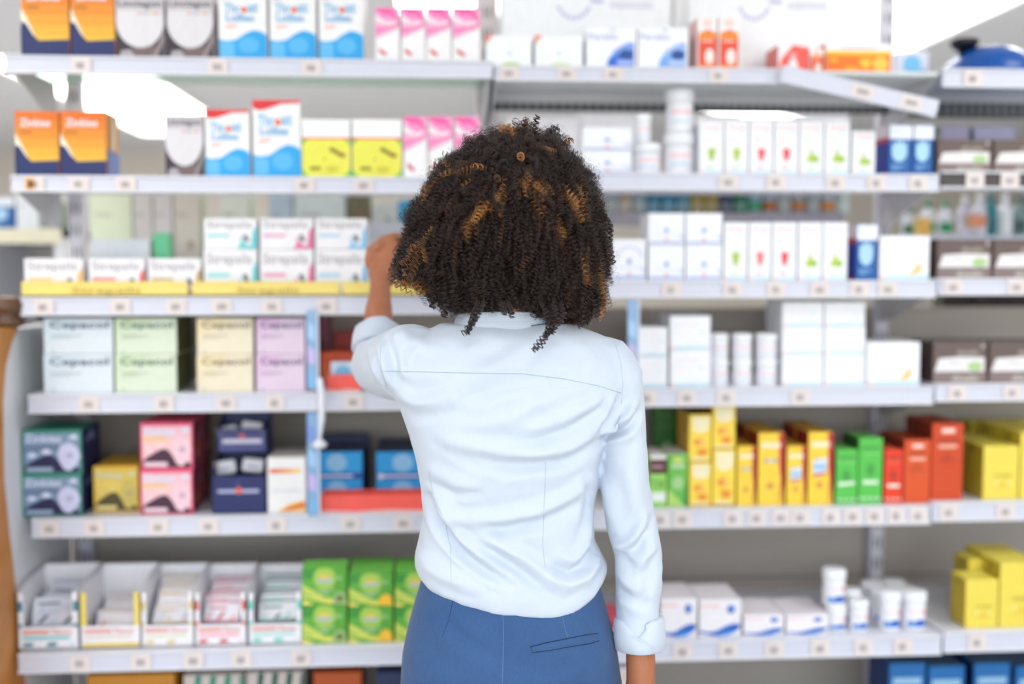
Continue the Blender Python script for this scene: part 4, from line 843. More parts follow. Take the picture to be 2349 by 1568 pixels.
def folds(me, specs, Y, nz=0.0012, nscale=28, face=True, gain=1.0):
    """press folds into cloth: each spec = (photo points of the fold's run, height, half width)"""
    co = coords(me); no = normals(me); q = co[:, [0, 2]]; disp = np.zeros(len(co))
    for pts, amp, sig in specs:
        pl = xz(pts, Y); seg = np.linalg.norm(np.diff(pl, axis=0), axis=1); tot = seg.sum(); acc = 0
        best = np.full(len(q), 1e9); tt = np.zeros(len(q)); sd = np.zeros(len(q))
        for i in range(len(seg)):
            a, b2 = pl[i], pl[i+1]; d = b2-a; t = np.clip(((q-a)@d)/(d@d), 0, 1); pr = a+t[:, None]*d; dist = np.linalg.norm(q-pr, axis=1)
            m = dist < best; best[m] = dist[m]; tt[m] = (acc+t[m]*seg[i])/tot; acc += seg[i]
            sd[m] = np.sign(d[0]*(q[m, 1]-a[1])-d[1]*(q[m, 0]-a[0]))
        env = np.sqrt(np.clip(np.sin(np.pi*np.clip(tt*.94+.03, 0, 1)), 0, 1)); env[(tt <= 0) | (tt >= 1)] *= .5
        x = best/sig
        disp += gain*amp*env*np.exp(-x*x) - gain*amp*.35*env*np.exp(-((x-1.9)**2)*1.3)
    if nz:
        disp += np.array([nz*(noise.noise((c[0]*nscale, c[1]*nscale*.6, c[2]*nscale*1.5))+.5*noise.noise((c[0]*nscale*2.3+5, c[1]*nscale*2, c[2]*nscale*2.8))) for c in co])
    w = np.clip(-no[:, 1]*1.8+.25, 0, 1) if face else 1
    co += no*(disp*w)[:, None]; setco(me, co)
YP = 1.72
# torso of the shirt: photo outline (row, left, right) and half depth
TO = [(742, 1010, 1312, .055), (755, 985, 1345, .068), (770, 950, 1385, .080), (790, 915, 1420, .090), (830, 893, 1440, .104), (880, 893, 1450, .113), (920, 908, 1447, .116), (950, 922, 1425, .117), (1000, 940, 1390, .117),
      (1060, 955, 1376, .112), (1130, 967, 1367, .104), (1180, 971, 1363, .099), (1240, 959, 1366, .098), (1290, 950, 1384, .104), (1318, 951, 1394, .108), (1340, 962, 1392, .106), (1356, 985, 1370, .098)]
HEM = [(940, 1318), (958, 1330), (1000, 1348), (1060, 1357), (1130, 1376), (1200, 1384), (1265, 1390), (1310, 1384), (1350, 1362), (1385, 1335), (1400, 1322)]
def torso(tab, grow=0, hem=True, n=64, yc=None):
    vs, fs = [], []; rows = []
    vv = np.arange(tab[0][0], tab[-1][0]+.1, 8)
    for v in vv:
        l, r, dp = interp(tab, v); rows.append((v, l, r, dp))
    for v, l, r, dp in rows:
        cx = (X(l, YP, v)+X(r, YP, v))/2; hx = (X(r, YP, v)-X(l, YP, v))/2+grow; dp += grow
        for j in range(n):
            a = 2*math.pi*j/n; c, s = math.cos(a), math.sin(a); e = .86
            x = cx+hx*math.copysign(abs(c)**e, c); y = YP+.01+dp*math.copysign(abs(s)**e, s)
            z = P((l+r)/2, v, YP).z
            if hem and v > 1240:
                u = W/2+F*math.tan(math.atan2(x, YP)-4*D2R); hv = interp(HEM, u)[0]; t = (v-1240)/(1356-1240)
                z = P((l+r)/2, 1240+(hv-1240)*t, YP).z
            vs.append(Vector((x, y, z)))
    R = len(rows)
    for k in range(R-1):
        for j in range(n): q = (j+1) % n; fs.append([k*n+j, (k+1)*n+j, (k+1)*n+q, k*n+q])
    fs.append(list(range(n))); fs.append([(R-1)*n+j for j in range(n)][::-1])
    return vs, fs
def tubeP(pts, rad, n=20, flat=None, ref=None):
    return tube_geo([P(*p) for p in pts], rad, n=n, flat=flat, ref=ref)
LSH, LEL, LWR = P(935, 838, 1.72), P(868, 842, 1.96), P(872, 642, 2.115)
right_arm = ([(1392, 838, 1.72), (1408, 870, 1.72), (1428, 950, 1.715), (1434, 1010, 1.71), (1433, 1100, 1.705), (1448, 1200, 1.70), (1464, 1270, 1.70), (1465, 1335, 1.695), (1461, 1400, 1.69), (1464, 1455, 1.685)],
             [.045, .046, .0345, .0325, .0375, .0390, .0365, .0355, .0330, .0330])
left_arm = ([(945, 832, 1.72), (905, 838, 1.82), (872, 838, 1.92), (866, 828, 1.985), (866, 792, 2.01), (867, 762, 2.02)], [.060, .056, .049, .044, .036, .033])
shirt = union([torso(TO), tubeP(*right_arm, n=24, flat=[.052, .054, .050, .047, .046, .045, .043, .042, .038, .036]), tubeP(*left_arm, n=24, ref=Vector((1, 0, .2)))], .0032, 6, 'shirt')
SF = [  # ridges (+) and valleys (-)
 ([(980, 1145), (996, 1190), (1020, 1232), (1060, 1272), (1110, 1305), (1165, 1335)], -.0085, .0075),
 ([(1000, 1140), (1022, 1185), (1060, 1228), (1105, 1262), (1150, 1290)], .0055, .011),
 ([(1050, 1215), (1110, 1258), (1180, 1298), (1240, 1340)], -.006, .009),
 ([(1075, 1205), (1150, 1252), (1225, 1298), (1280, 1352)], .006, .010),
 ([(1015, 1180), (1070, 1196), (1140, 1190), (1230, 1172), (1310, 1140), (1368, 1100)], .0055, .010),
 ([(1040, 1215), (1130, 1218), (1240, 1200), (1330, 1165)], -.0035, .010),
 ([(1020, 1010), (1110, 1022), (1220, 1036), (1300, 1028), (1355, 1000), (1384, 975)], .0060, .010),
 ([(1060, 1055), (1160, 1068), (1280, 1060), (1370, 1030)], -.0045, .010),
 ([(1060, 985), (1160, 960), (1260, 915), (1350, 895)], .0040, .012),
 ([(1010, 955), (1090, 905), (1190, 878), (1260, 872)], -.0045, .014),
 ([(1040, 930), (1120, 925), (1220, 890)], .003, .010),
 ([(1190, 985), (1270, 960), (1350, 930), (1400, 905)], .0045, .010),
 ([(1215, 1010), (1300, 985), (1385, 935)], -.0035, .008),
 ([(1386, 1006), (1412, 985), (1445, 962), (1472, 925)], .0065, .007),
 ([(1386, 1016), (1418, 1003), (1455, 985), (1478, 955)], -.0050, .006),
 ([(1392, 1032), (1425, 1022), (1462, 1005)], .0045, .007),
 ([(1384, 1000), (1404, 965), (1422, 925)], -.006, .006),
 ([(1375, 965), (1398, 940), (1412, 905)], .0035, .007),
 ([(985, 1085), (1040, 1105), (1100, 1118)], .0025, .008),
 ([(975, 1115), (1040, 1140), (1110, 1128)], -.0025, .007),
 ([(1268, 1300), (1310, 1320), (1350, 1308), (1378, 1275)], -.0055, .008),
 ([(1250, 1318), (1300, 1345), (1350, 1335), (1385, 1300)], .0055, .010),
 ([(1280, 1278), (1320, 1290), (1352, 1262), (1368, 1200)], .0045, .008),
 ([(1345, 1100), (1362, 1150), (1352, 1210)], -.004, .008),
 ([(958, 1290), (985, 1320), (1040, 1335), (1110, 1352)], .004, .010),
 ([(905, 755), (935, 790), (985, 800)], .003, .010), ([(880, 775), (900, 830), (905, 880)], -.004, .007), ([(862, 800), (880, 850), (886, 890)], .004, .007),
 ([(835, 800), (846, 850), (860, 895)], .0035, .007), ([(848, 795), (862, 845), (872, 890)], -.0040, .006), ([(830, 830), (842, 870), (862, 905)], -.003, .006),
 ([(890, 880), (950, 900), (1020, 895)], -.003, .010), ([(900, 905), (960, 925), (1050, 915)], .0035, .011),
 ([(1490, 1180), (1480, 1215), (1450, 1258), (1425, 1275)], .0055, .008), ([(1500, 1225), (1470, 1262), (1432, 1290)], -.0045, .007), ([(1514, 1262), (1485, 1290), (1462, 1325)], .0045, .007),
 ([(1410, 1285), (1450, 1305), (1490, 1330)], -.0030, .007), ([(1515, 1300), (1495, 1340), (1480, 1400)], -.0035, .008), ([(1420, 1330), (1455, 1355), (1500, 1362)], .0035, .008), ([(1430, 1375), (1470, 1392), (1500, 1400)], -.003, .007),
 ([(1440, 1080), (1462, 1130), (1470, 1190)], .0035, .012), ([(1400, 1120), (1412, 1180), (1425, 1240)], .003, .010),
 ([(1290, 770), (1340, 800), (1375, 850)], .002, .012), ([(1180, 790), (1110, 815), (1065, 840)], -.002, .012), ([(1240, 780), (1150, 830), (1090, 850)], .0018, .010)]
folds(shirt, SF, 1.63, nz=.0020, nscale=24, gain=1.45)
def cloth_mat(name, rgb, rgb2, weave=900, rough=.85, var=.5, tint=None):
    m = bpy.data.materials.new(name); m.use_nodes = True; nt = m.node_tree; b = nt.nodes['Principled BSDF']
    tc = nt.nodes.new('ShaderNodeTexCoord'); mp = nt.nodes.new('ShaderNodeMapping'); mp.inputs['Scale'].default_value = (1, 1, .22)
    nt.links.new(tc.outputs['Object'], mp.inputs[0])
    n1 = nt.nodes.new('ShaderNodeTexNoise'); n1.inputs['Scale'].default_value = weave; n1.inputs['Detail'].default_value = 3; nt.links.new(mp.outputs[0], n1.inputs['Vector'])
    n2 = nt.nodes.new('ShaderNodeTexNoise'); n2.inputs['Scale'].default_value = 14; nt.links.new(tc.outputs['Object'], n2.inputs['Vector'])
    a = nt.nodes.new('ShaderNodeMix'); a.data_type = 'RGBA'; a.inputs[6].default_value = [lin(x) for x in rgb]+[1]; a.inputs[7].default_value = [lin(x) for x in rgb2]+[1]
    ad = nt.nodes.new('ShaderNodeMath'); ad.operation = 'MULTIPLY_ADD'; ad.inputs[1].default_value = var; nt.links.new(n1.outputs['Fac'], ad.inputs[0])
    m2 = nt.nodes.new('ShaderNodeMath'); m2.operation = 'MULTIPLY'; m2.inputs[1].default_value = .5; nt.links.new(n2.outputs['Fac'], m2.inputs[0]); nt.links.new(m2.outputs[0], ad.inputs[2])
    nt.links.new(ad.outputs[0], a.inputs[0]); nt.links.new(a.outputs[2], b.inputs['Base Color'])
    b.inputs['Roughness'].default_value = rough; b.inputs['Specular IOR Level'].default_value = .2
    b.inputs['Sheen Weight'].default_value = .15
    bp = nt.nodes.new('ShaderNodeBump'); bp.inputs['Strength'].default_value = .25; bp.inputs['Distance'].default_value = .0004
    nt.links.new(n1.outputs['Fac'], bp.inputs['Height']); nt.links.new(bp.outputs['Normal'], b.inputs['Normal'])
    return m
shirt_m = cloth_mat('shirt_cotton', (208, 216, 228), (194, 205, 221), 700)
seam_m = M((172, 192, 210), rough=.8); stitch_m = M((190, 203, 218), rough=.8)
trouser_m = cloth_mat('trouser_cloth', (68, 100, 146), (48, 78, 122), 420, var=.6)
tseam_m = M((24, 44, 82), rough=.8); tst_m = M((96, 128, 176), rough=.8)
def skin_mat():
    m = bpy.data.materials.new('skin'); m.use_nodes = True; nt = m.node_tree; b = nt.nodes['Principled BSDF']
    n = nt.nodes.new('ShaderNodeTexNoise'); n.inputs['Scale'].default_value = 60; tc = nt.nodes.new('ShaderNodeTexCoord'); nt.links.new(tc.outputs['Object'], n.inputs['Vector'])
    a = nt.nodes.new('ShaderNodeMix'); a.data_type = 'RGBA'; a.inputs[6].default_value = [lin(x) for x in (180, 116, 82)]+[1]; a.inputs[7].default_value = [lin(x) for x in (160, 98, 66)]+[1]
    nt.links.new(n.outputs['Fac'], a.inputs[0]); nt.links.new(a.outputs[2], b.inputs['Base Color']); b.inputs['Roughness'].default_value = .42
    b.inputs['Subsurface Weight'].default_value = .12; b.inputs['Subsurface Radius'].default_value = (.012, .005, .003); b.inputs['Subsurface Scale'].default_value = .5
    return m
skin = skin_mat()
person = tag(empty('person', P(1172, 800, 1.73)*1.0), 'woman with curly hair in pale blue shirt and blue trousers reaching to the shelf', 'person')
person.location = (person.location.x, person.location.y, 0)
def pchild(me, name, m, parent=person):
    me.materials.clear(); me.materials.append(m)
    o = bpy.data.objects.new(name, me); COL.objects.link(o); o.parent = parent
    o.matrix_parent_inverse = Matrix.Identity(4); co = coords(me)
    w = Vector((0, 0, 0)); q = parent
    while q: w += q.location; q = q.parent
    co -= np.array(w); setco(me, co)
    o.name = name; return o
# -- body under the clothes, one continuous skin
HC = P(1168, 545, 1.745)
def ellipsoid(c, rx, ry, rz, n=28, m=18, f=None):
    vs, fs = [], []
    for i in range(m+1):
        th = math.pi*i/m
        for j in range(n):
            a = 2*math.pi*j/n; d = Vector((math.sin(th)*math.cos(a), math.sin(th)*math.sin(a), math.cos(th))); k = f(d) if f else 1
            vs.append(Vector((c.x+d.x*rx*k, c.y+d.y*ry*k, c.z+d.z*rz*k)))
    for i in range(m):
        for j in range(n): q = (j+1) % n; fs.append([i*n+j, (i+1)*n+j, (i+1)*n+q, i*n+q])
    return vs, fs
parts = [torso([(a, l+32, r-32, d-.024) for a, l, r, d in TO], grow=-.004, hem=False)]
parts.append(ellipsoid(HC+Vector((0, 0, .015)), .074, .092, .098)); parts.append(ellipsoid(HC+Vector((0, .035, -.045)), .055, .060, .072))
hx = HC
parts.append(tube_geo([hx+Vector((0, -.005, -.05)), hx+Vector((0, -.012, -.13)), hx+Vector((0, -.018, -.20))], [.052, .053, .062], n=20))
face = hx+Vector((0, .088, -.01))
parts.append(tube_geo([face+Vector((0, 0, .035)), face+Vector((0, .018, -.012)), face+Vector((0, .010, -.022))], [.007, .012, .011], n=10))       # nose
for s in (-1, 1):
    parts.append(ellipsoid(face+Vector((s*.030, -.002, .018)), .014, .012, .009, 12, 8))                                                              # lids
    parts.append(tube_geo([face+Vector((s*.046, -.008, .038)), face+Vector((s*.016, .006, .040))], [.006, .007], n=8))                              # brow
    parts.append(ellipsoid(hx+Vector((s*.077, .006, -.008)), .010, .018, .030, 14, 10)); parts.append(ellipsoid(face+Vector((s*.036, -.018, -.030)), .022, .022, .02, 12, 8))
parts.append(tube_geo([face+Vector((-.022, -.002, -.052)), face+Vector((0, .010, -.048)), face+Vector((.022, -.002, -.052))], [.004, .007, .004], n=8)); parts.append(tube_geo([face+Vector((-.020, -.002, -.060)), face+Vector((0, .008, -.063)), face+Vector((.020, -.002, -.060))], [.004, .008, .004], n=8))
parts.append(ellipsoid(face+Vector((0, -.012, -.088)), .022, .02, .018, 12, 8))
# arms
parts.append(tubeP([(1392, 845, 1.72), (1428, 960, 1.712), (1436, 1100, 1.705), (1452, 1200, 1.70), (1464, 1330, 1.69), (1468, 1450, 1.68), (1470, 1530, 1.675), (1470, 1580, 1.675)], [.032, .024, .021, .022, .022, .022, .0225, .022], n=18, flat=[.034, .030, .028, .027, .025, .024, .023, .022]))
parts.append(tubeP([(940, 838, 1.72), (872, 840, 1.92), (867, 820, 1.985), (867, 760, 2.02), (868, 720, 2.045), (871, 680, 2.08), (873, 640, 2.115)], [.036, .028, .028, .026, .0255, .0205, .0175], n=18, ref=Vector((0, 1, .3)), flat=[.036, .028, .028, .028, .027, .025, .022]))
# right hand, hanging by the hip, thumb towards the body
def pp(u, v, Y): return P(u, v, Y)
parts.append(tubeP([(1470, 1570, 1.675), (1466, 1640, 1.672), (1464, 1710, 1.67)], [.024, .036, .036], n=16, flat=[.018, .014, .012]))
for i, (du, ln) in enumerate(((-40, .9), (-14, 1.0), (12, .95), (38, .78))):
    u = 1464+du*.9; parts.append(tubeP([(u, 1705, 1.67), (u-2+du*.05, 1705+55*ln, 1.675), (u-3, 1705+98*ln, 1.69), (u-3, 1705+130*ln, 1.708)], [.0088, .0082, .0076, .0066], n=10))
parts.append(tubeP([(1452, 1580, 1.675), (1432, 1618, 1.68), (1418, 1665, 1.69), (1416, 1705, 1.70)], [.013, .0125, .0105, .009], n=10))
# raised left hand: palm, four bent fingers, thumb, pinching a pack
parts.append(tubeP([(872, 655, 2.10), (879, 628, 2.125), (884, 602, 2.145), (880, 578, 2.16)], [.019, .029, .037, .033], n=16, flat=[.019, .017, .016, .014], ref=Vector((.25, 1, .2))))
for pts in ([(866, 568, 2.15), (880, 551, 2.185), (908, 542, 2.205), (932, 548, 2.215), (946, 560, 2.217)],
            [(854, 574, 2.155), (862, 566, 2.19), (884, 564, 2.222), (912, 560, 2.232), (936, 568, 2.225)],
            [(850, 590, 2.152), (850, 576, 2.19), (870, 574, 2.225), (900, 580, 2.238), (926, 584, 2.23)],
            [(849, 604, 2.145), (846, 594, 2.175), (860, 592, 2.206), (886, 598, 2.22), (908, 600, 2.215)]):
    parts.append(tubeP(pts, [.0105, .0100, .0090, .0082, .0068], n=10))
parts.append(tubeP([(892, 632, 2.11), (906, 612, 2.12), (922, 592, 2.145), (938, 574, 2.175)], [.0125, .0120, .0105, .0082], n=10))
# legs and feet
def legs(grow):
    out = []
    for s in (-1, 1):
        cx = P(1172, 1500, YP).x
        out.append(tube_geo([Vector((cx+s*.082, YP+.012, .80)), Vector((cx+s*.088, YP+.012, .62)), Vector((cx+s*.085, YP+.018, .46)), Vector((cx+s*.083, YP+.025, .30)), Vector((cx+s*.080, YP+.03, .10))], [.078+grow, .070+grow, .054+grow, .050+grow, .036+grow*1.2], n=24))
    return out
parts += legs(-.006)
for s in (-1, 1):
    cx = P(1172, 1500, YP).x+s*.08
    parts.append(tube_geo([Vector((cx, YP+.0, .045)), Vector((cx, YP+.07, .040)), Vector((cx, YP+.15, .026))], [.030, .036, .030], n=14, flat=[.03, .028, .016]))
TR = [(1290, 985, 1358, .088), (1330, 966, 1374, .094), (1360, 957, 1382, .100), (1400, 945, 1393, .110), (1450, 932, 1406, .120), (1500, 922, 1416, .128), (1568, 918, 1426, .132), (1640, 922, 1430, .130), (1700, 935, 1425, .12)]
parts.append(torso([(a, l+10, r-10, d-.01) for a, l, r, d in TR], hem=False))
body = union(parts, .0028, 3, 'body'); bo = pchild(body, 'body', skin)
# shirt object with seams traced on its surface
bvh = BVHTree.FromPolygons([tuple(v.co) for v in shirt.vertices], [tuple(p.vertices) for p in shirt.polygons])
def on(bv, u, v, off=.0004):
    p = P(u, v, 1.0); d = (p-C0).normalized(); h = bv.ray_cast(C0, d)
    return (h[0]+h[1]*off, h[1]) if h[0] is not None else None
def seam(bv, pts, wd, parent, m, name, off=.0003, step=7, dash=0, raise_=.0007):
    pl = []
    for (a, b2), (c, d) in zip(pts, pts[1:]):
        n = max(1, int(math.hypot(c-a, d-b2)/step))
        pl += [(a+(c-a)*i/n, b2+(d-b2)*i/n) for i in range(n)]
    pl.append(pts[-1]); H_ = [on(bv, *p, off) for p in pl]; H_ = [h for h in H_ if h]
    p = MB(); L_ = len(H_); vs = []
    for i, (co, no) in enumerate(H_):
        t = (H_[min(i+1, L_-1)][0]-H_[max(i-1, 0)][0]).normalized(); sd = t.cross(no).normalized()*wd
        vs += [co-sd-no*.001, co+no*raise_, co+sd-no*.001]
    fs = []
    for i in range(L_-1):
        if dash and i % 2: continue
        for k in (0, 1): fs.append([3*i+k, 3*i+k+1, 3*i+k+4, 3*i+k+3])
    q = Vector((0, 0, 0)); w = parent
    while w: q += w.location; w = w.parent
    p.add([v-q for v in vs], fs, m); o = p.build(name, parent, smooth=True); return o
so = pchild(shirt, 'shirt', shirt_m)
seam(bvh, [(876, 851), (960, 852), (1060, 855), (1200, 857), (1290, 868), (1370, 884), (1424, 901)], .0013, so, seam_m, 'yoke_seam')
seam(bvh, [(1412, 790), (1424, 830), (1429, 880), (1425, 925)], .0012, so, stitch_m, 'armhole_seam')
seam(bvh, [(874, 792), (872, 815), (876, 850), (890, 893)], .0012, so, stitch_m, 'armhole_seam')
seam(bvh, [(1252, 1060), (1250, 1120), (1247, 1180), (1245, 1250), (1250, 1300)], .0014, so, stitch_m, 'dart_seam')
seam(bvh, [(984, 1080), (996, 1140), (1022, 1200), (1034, 1260), (1035, 1335)], .0013, so, stitch_m, 'dart_seam')
# collar
cc = P(1158, 735, 1.70)+Vector((0, .028, 0))
def band(c, rx, ry, z0, z1, th, tilt=0, n=60, a0=0, a1=2*math.pi, flare=0, wob=0):
    """upright cloth band around c with thickness th"""
    vs, fs = [], []; K = 7
    prof = [(0, 0), (th*.15, .5), (flare*.5, .8), (flare, 1.0), (flare+th*.6, 1.03), (flare+th, .98), (th, 0)]
    for i in range(n+1):
        a = a0+(a1-a0)*i/n; c_, s_ = math.cos(a), math.sin(a)
        for o, t in prof:
            z = z0+(z1-z0)*t + tilt*s_; k = 1+wob*math.sin(5*a+1)*t
            vs.append(Vector((c.x+(rx+o)*c_*k, c.y+(ry+o)*s_*k, z)))
    for i in range(n):
        for j in range(K): q = (j+1) % K; fs.append([i*K+j, i*K+q, (i+1)*K+q, (i+1)*K+j])
    if a1-a0 < 6.28: fs.append(list(range(K))); fs.append([n*K+j for j in range(K)][::-1])
    return vs, fs
z0, z1 = P(1158, 757, 1.66).z, P(1158, 709, 1.66).z
me = bpy.data.meshes.new('collar'); v_, f_ = band(cc+Vector((0, .012, 0)), .079, .072, z0-.022, z1-.011, .004, tilt=-.006, flare=-.010, a0=math.pi*.56, a1=math.pi*2.44, wob=.01)
me.from_pydata(v_, [], f_); me.polygons.foreach_set('use_smooth', [True]*len(f_)); me.update()
cbv = BVHTree.FromPolygons(v_, f_); pchild(me, 'collar', shirt_m, so)
seam(bvh, [(1050, 741), (1085, 746), (1120, 749), (1165, 751), (1215, 748), (1262, 742)], .0012, so, M((86, 146, 176), rough=.8), 'collar_seam', raise_=.0012)
# right cuff: folded band with a slanting edge, tab and notch
def cuff(path, r0, r1, tilt, name, f=.9, lab=None):
    (pa_, pb_) = path; ax = (pb_-pa_).normalized(); L_ = (pb_-pa_).length; e1 = ax.cross(Vector((0, 1, 0))).normalized(); e2 = e1.cross(ax).normalized()
    vs, fs = [], []; n = 64; prof = [(-.002, 0), (.006, .0), (.0085, .12), (.0085, .6), (.006, .95), (.0015, 1.0), (-.002, .95), (-.004, .5)]; K = len(prof)
    for i in range(n):
        a = 2*math.pi*i/n; c_, s_ = math.cos(a), math.sin(a)
        top = tilt(a)
        for o, t in prof:
            r = (r0+(r1-r0)*t)+o+.0012*math.sin(4*a+2*t); vs.append(pa_+ax*(L_*(top+(1-top)*t))+e1*(r*c_)+e2*(r*f*s_))
    for i in range(n):
        q = (i+1) % n
        for j in range(K): k = (j+1) % K; fs.append([i*K+j, q*K+j, q*K+k, i*K+k])
    me = bpy.data.meshes.new(name); me.from_pydata(vs, [], fs); me.polygons.foreach_set('use_smooth', [True]*len(fs)); me.update()
    bv = BVHTree.FromPolygons(vs, fs); o = pchild(me, name, shirt_m, so); return o, bv
# e1 points to the image left, e2 towards / away; the near side carries the V notch
def tl(a):
    s = -math.sin(a)      # which side faces the camera
    x = math.cos(a)
    return .10+.42*math.exp(-((x+.25)/.38)**2)*(1 if s > 0 else .0)
cf, cfb = cuff((P(1466, 1404, 1.69), P(1468, 1492, 1.682)), .0315, .0300, tl, 'sleeve_cuff', f=1.05)
seam(cfb, [(1445, 1455), (1470, 1468), (1492, 1482), (1500, 1490)], .0016, so, stitch_m, 'cuff_fold', raise_=.0016)
p = MB(); tp = [(1479, 1432), (1490, 1424), (1502, 1430), (1506, 1452), (1494, 1470), (1484, 1462)]
pts = []
for u, v in tp:
    h = on(bvh, u, v, .0025); pts.append(h[0] if h else P(u, v, 1.64))
q = so.location+person.location; n = len(pts); nn = Vector((0, -.0025, 0))
p.add([a-q for a in pts]+[a-q+nn for a in pts], [list(range(n, 2*n))]+[[i, (i+1) % n, (i+1) % n+n, i+n] for i in range(n)], shirt_m); p.build('sleeve_tab', so)
cuff((P(867, 800, 2.005), P(867, 752, 2.028)), .0385, .0335, lambda a: .0, 'sleeve_cuff', f=1.0)
# trousers
tr = union([torso(TR, hem=False)]+legs(.004), .0034, 5, 'trousers')
TF = [([(1020, 1440), (1060, 1475), (1120, 1505), (1150, 1520)], -.0035, .009), ([(990, 1460), (1030, 1500), (1090, 1530)], .003, .012), ([(1190, 1430), (1260, 1418), (1330, 1405)], -.0015, .010), ([(1180, 1520), (1250, 1540), (1330, 1515), (1400, 1480)], -.0025, .012),
      ([(1060, 1385), (1150, 1400), (1260, 1402)], -.0015, .012), ([(1200, 1568), (1300, 1560), (1400, 1530)], .0025, .012), ([(1155, 1430), (1156, 1500), (1157, 1568)], -.004, .012), ([(1340, 1390), (1380, 1400)], .002, .01),
      ([(1218, 1488), (1298, 1470), (1376, 1457)], -.0010, .006)]
folds(tr, TF, 1.60, nz=.0007, nscale=26)
tbv = BVHTree.FromPolygons([tuple(v.co) for v in tr.vertices], [tuple(p.vertices) for p in tr.polygons]); to = pchild(tr, 'trousers', trouser_m)
seam(tbv, [(1153, 1392), (1155, 1450), (1154, 1510), (1152, 1567)], .0008, to, tst_m, 'centre_seam', raise_=.0004)
seam(tbv, [(1042, 1362), (1030, 1420), (1012, 1464)], .0007, to, tseam_m, 'dart_seam', raise_=.0003); seam(tbv, [(1286, 1392), (1294, 1430), (1302, 1461)], .0007, to, tst_m, 'dart_seam', raise_=.0003)
wl = seam(tbv, [(1219, 1490), (1262, 1479), (1330, 1466), (1376, 1461)], .0052, to, trouser_m, 'welt_pocket', raise_=.0016)
seam(tbv, [(1216, 1483), (1250, 1474), (1300, 1464), (1340, 1456), (1370, 1452)], .0011, to, tseam_m, 'pocket_edge', raise_=.0012); seam(tbv, [(1217, 1483), (1221, 1496), (1262, 1491), (1310, 1482), (1350, 1476), (1374, 1469)], .0009, to, tseam_m, 'pocket_edge', raise_=.0012)
for s in (-1, 1):
    cx = P(1172, 1500, YP).x+s*.08; v_, f_ = tube_geo([Vector((cx, YP-.012, .034)), Vector((cx, YP+.05, .034)), Vector((cx, YP+.12, .030)), Vector((cx, YP+.185, .022))], [.036, .040, .044, .030], n=20, flat=[.033, .033, .028, .018])
    me = bpy.data.meshes.new('shoe'); me.from_pydata([tuple(a) for a in v_], [], f_); me.polygons.foreach_set('use_smooth', [True]*len(f_)); me.update(); pchild(me, 'shoe', M((30, 30, 34), rough=.35))
# pack held by the raised hand
c1 = P(966, 585, 2.20); p = MB(.055, .034, .075); p_pink(p); o = p.build('carton', loc=c1+Vector((.006, .015, -.02))); o.rotation_euler = (.05, .1, .25); tag(o, "pink and white carton pinched in the woman's raised hand", 'carton')
# ------------------------------------------------------------------ hair
OUT = [(1200, 280), (1250, 290), (1290, 318), (1330, 355), (1360, 405), (1375, 455), (1388, 510), (1396, 570), (1398, 620), (1392, 670), (1378, 712), (1345, 742), (1310, 742), (1285, 735), (1250, 742), (1215, 732), (1150, 728), (1095, 724), (1040, 724), (1005, 702), (975, 680), (938, 655), (908, 645), (904, 605),
       (914, 550), (930, 500), (955, 455), (980, 415), (1000, 372), (1045, 335), (1090, 310), (1140, 288)]
YH = 1.745; HCn = P(1168, 545, YH)
oa = np.array([[P(u, v, YH).x-HCn.x, P(u, v, YH).z-HCn.z] for u, v in OUT]); ang = np.arctan2(oa[:, 1], oa[:, 0]); rad = np.hypot(oa[:, 0], oa[:, 1]); o_ = np.argsort(ang); ang, rad = ang[o_], rad[o_]
ang = np.r_[ang[-1]-2*np.pi, ang, ang[0]+2*np.pi]; rad = np.r_[rad[-1], rad, rad[0]]
def env(d):
    """radius of the hair mass in unit direction d (N,3)"""
    rim = np.interp(np.arctan2(d[:, 2], d[:, 0]), ang, rad)
    cp = np.hypot(d[:, 0], d[:, 2]); b_ = np.where(d[:, 1] < 0, .152, .13)
    return 1/np.sqrt((cp/rim)**2+(d[:, 1]/b_)**2)
def lump(d): return 1+.022*np.sin(d[:, 0]*9+1)*np.sin(d[:, 2]*11+2)+.018*np.sin(d[:, 0]*21+d[:, 1]*17)*np.sin(d[:, 2]*19)
def unit(a): return a/np.linalg.norm(a, axis=-1, keepdims=True)
HL = [(1215, 412, 26), (1240, 432, 24), (1196, 420, 18), (1150, 452, 22), (1118, 470, 26), (1092, 500, 22), (1066, 520, 16), (1020, 490, 20), (1258, 335, 13), (1178, 288, 22), (1232, 480, 20), (1215, 500, 18), (1305, 455, 26), (1330, 470, 26), (1320, 440, 18), (1275, 530, 18), (1285, 500, 16), (1262, 515, 12), (1090, 390, 20), (1062, 385, 18), (1122, 385, 12),
      (935, 640, 30), (955, 590, 20), (930, 620, 24), (965, 560, 16), (1385, 640, 24), (1392, 690, 22), (1345, 610, 14), (1310, 620, 10), (1340, 645, 10), (990, 430, 18), (1300, 335, 12), (1070, 590, 8), (1370, 560, 12), (1190, 350, 10)]
Cn = np.array(HCn); RCn = np.array(RC.transposed()); C0n = np.array(C0)
def to_px(p):
    q = (p-C0n)@RCn.T; return W/2+F*q[:, 0]/-q[:, 2], H/2-F*q[:, 1]/-q[:, 2]
hlw = np.array([[P(u, v, 1.62).x, P(u, v, 1.62).z, r/1600] for u, v, r in HL])
curves_pts, curves_hl, curves_len, curves_rad = [], [], [], []
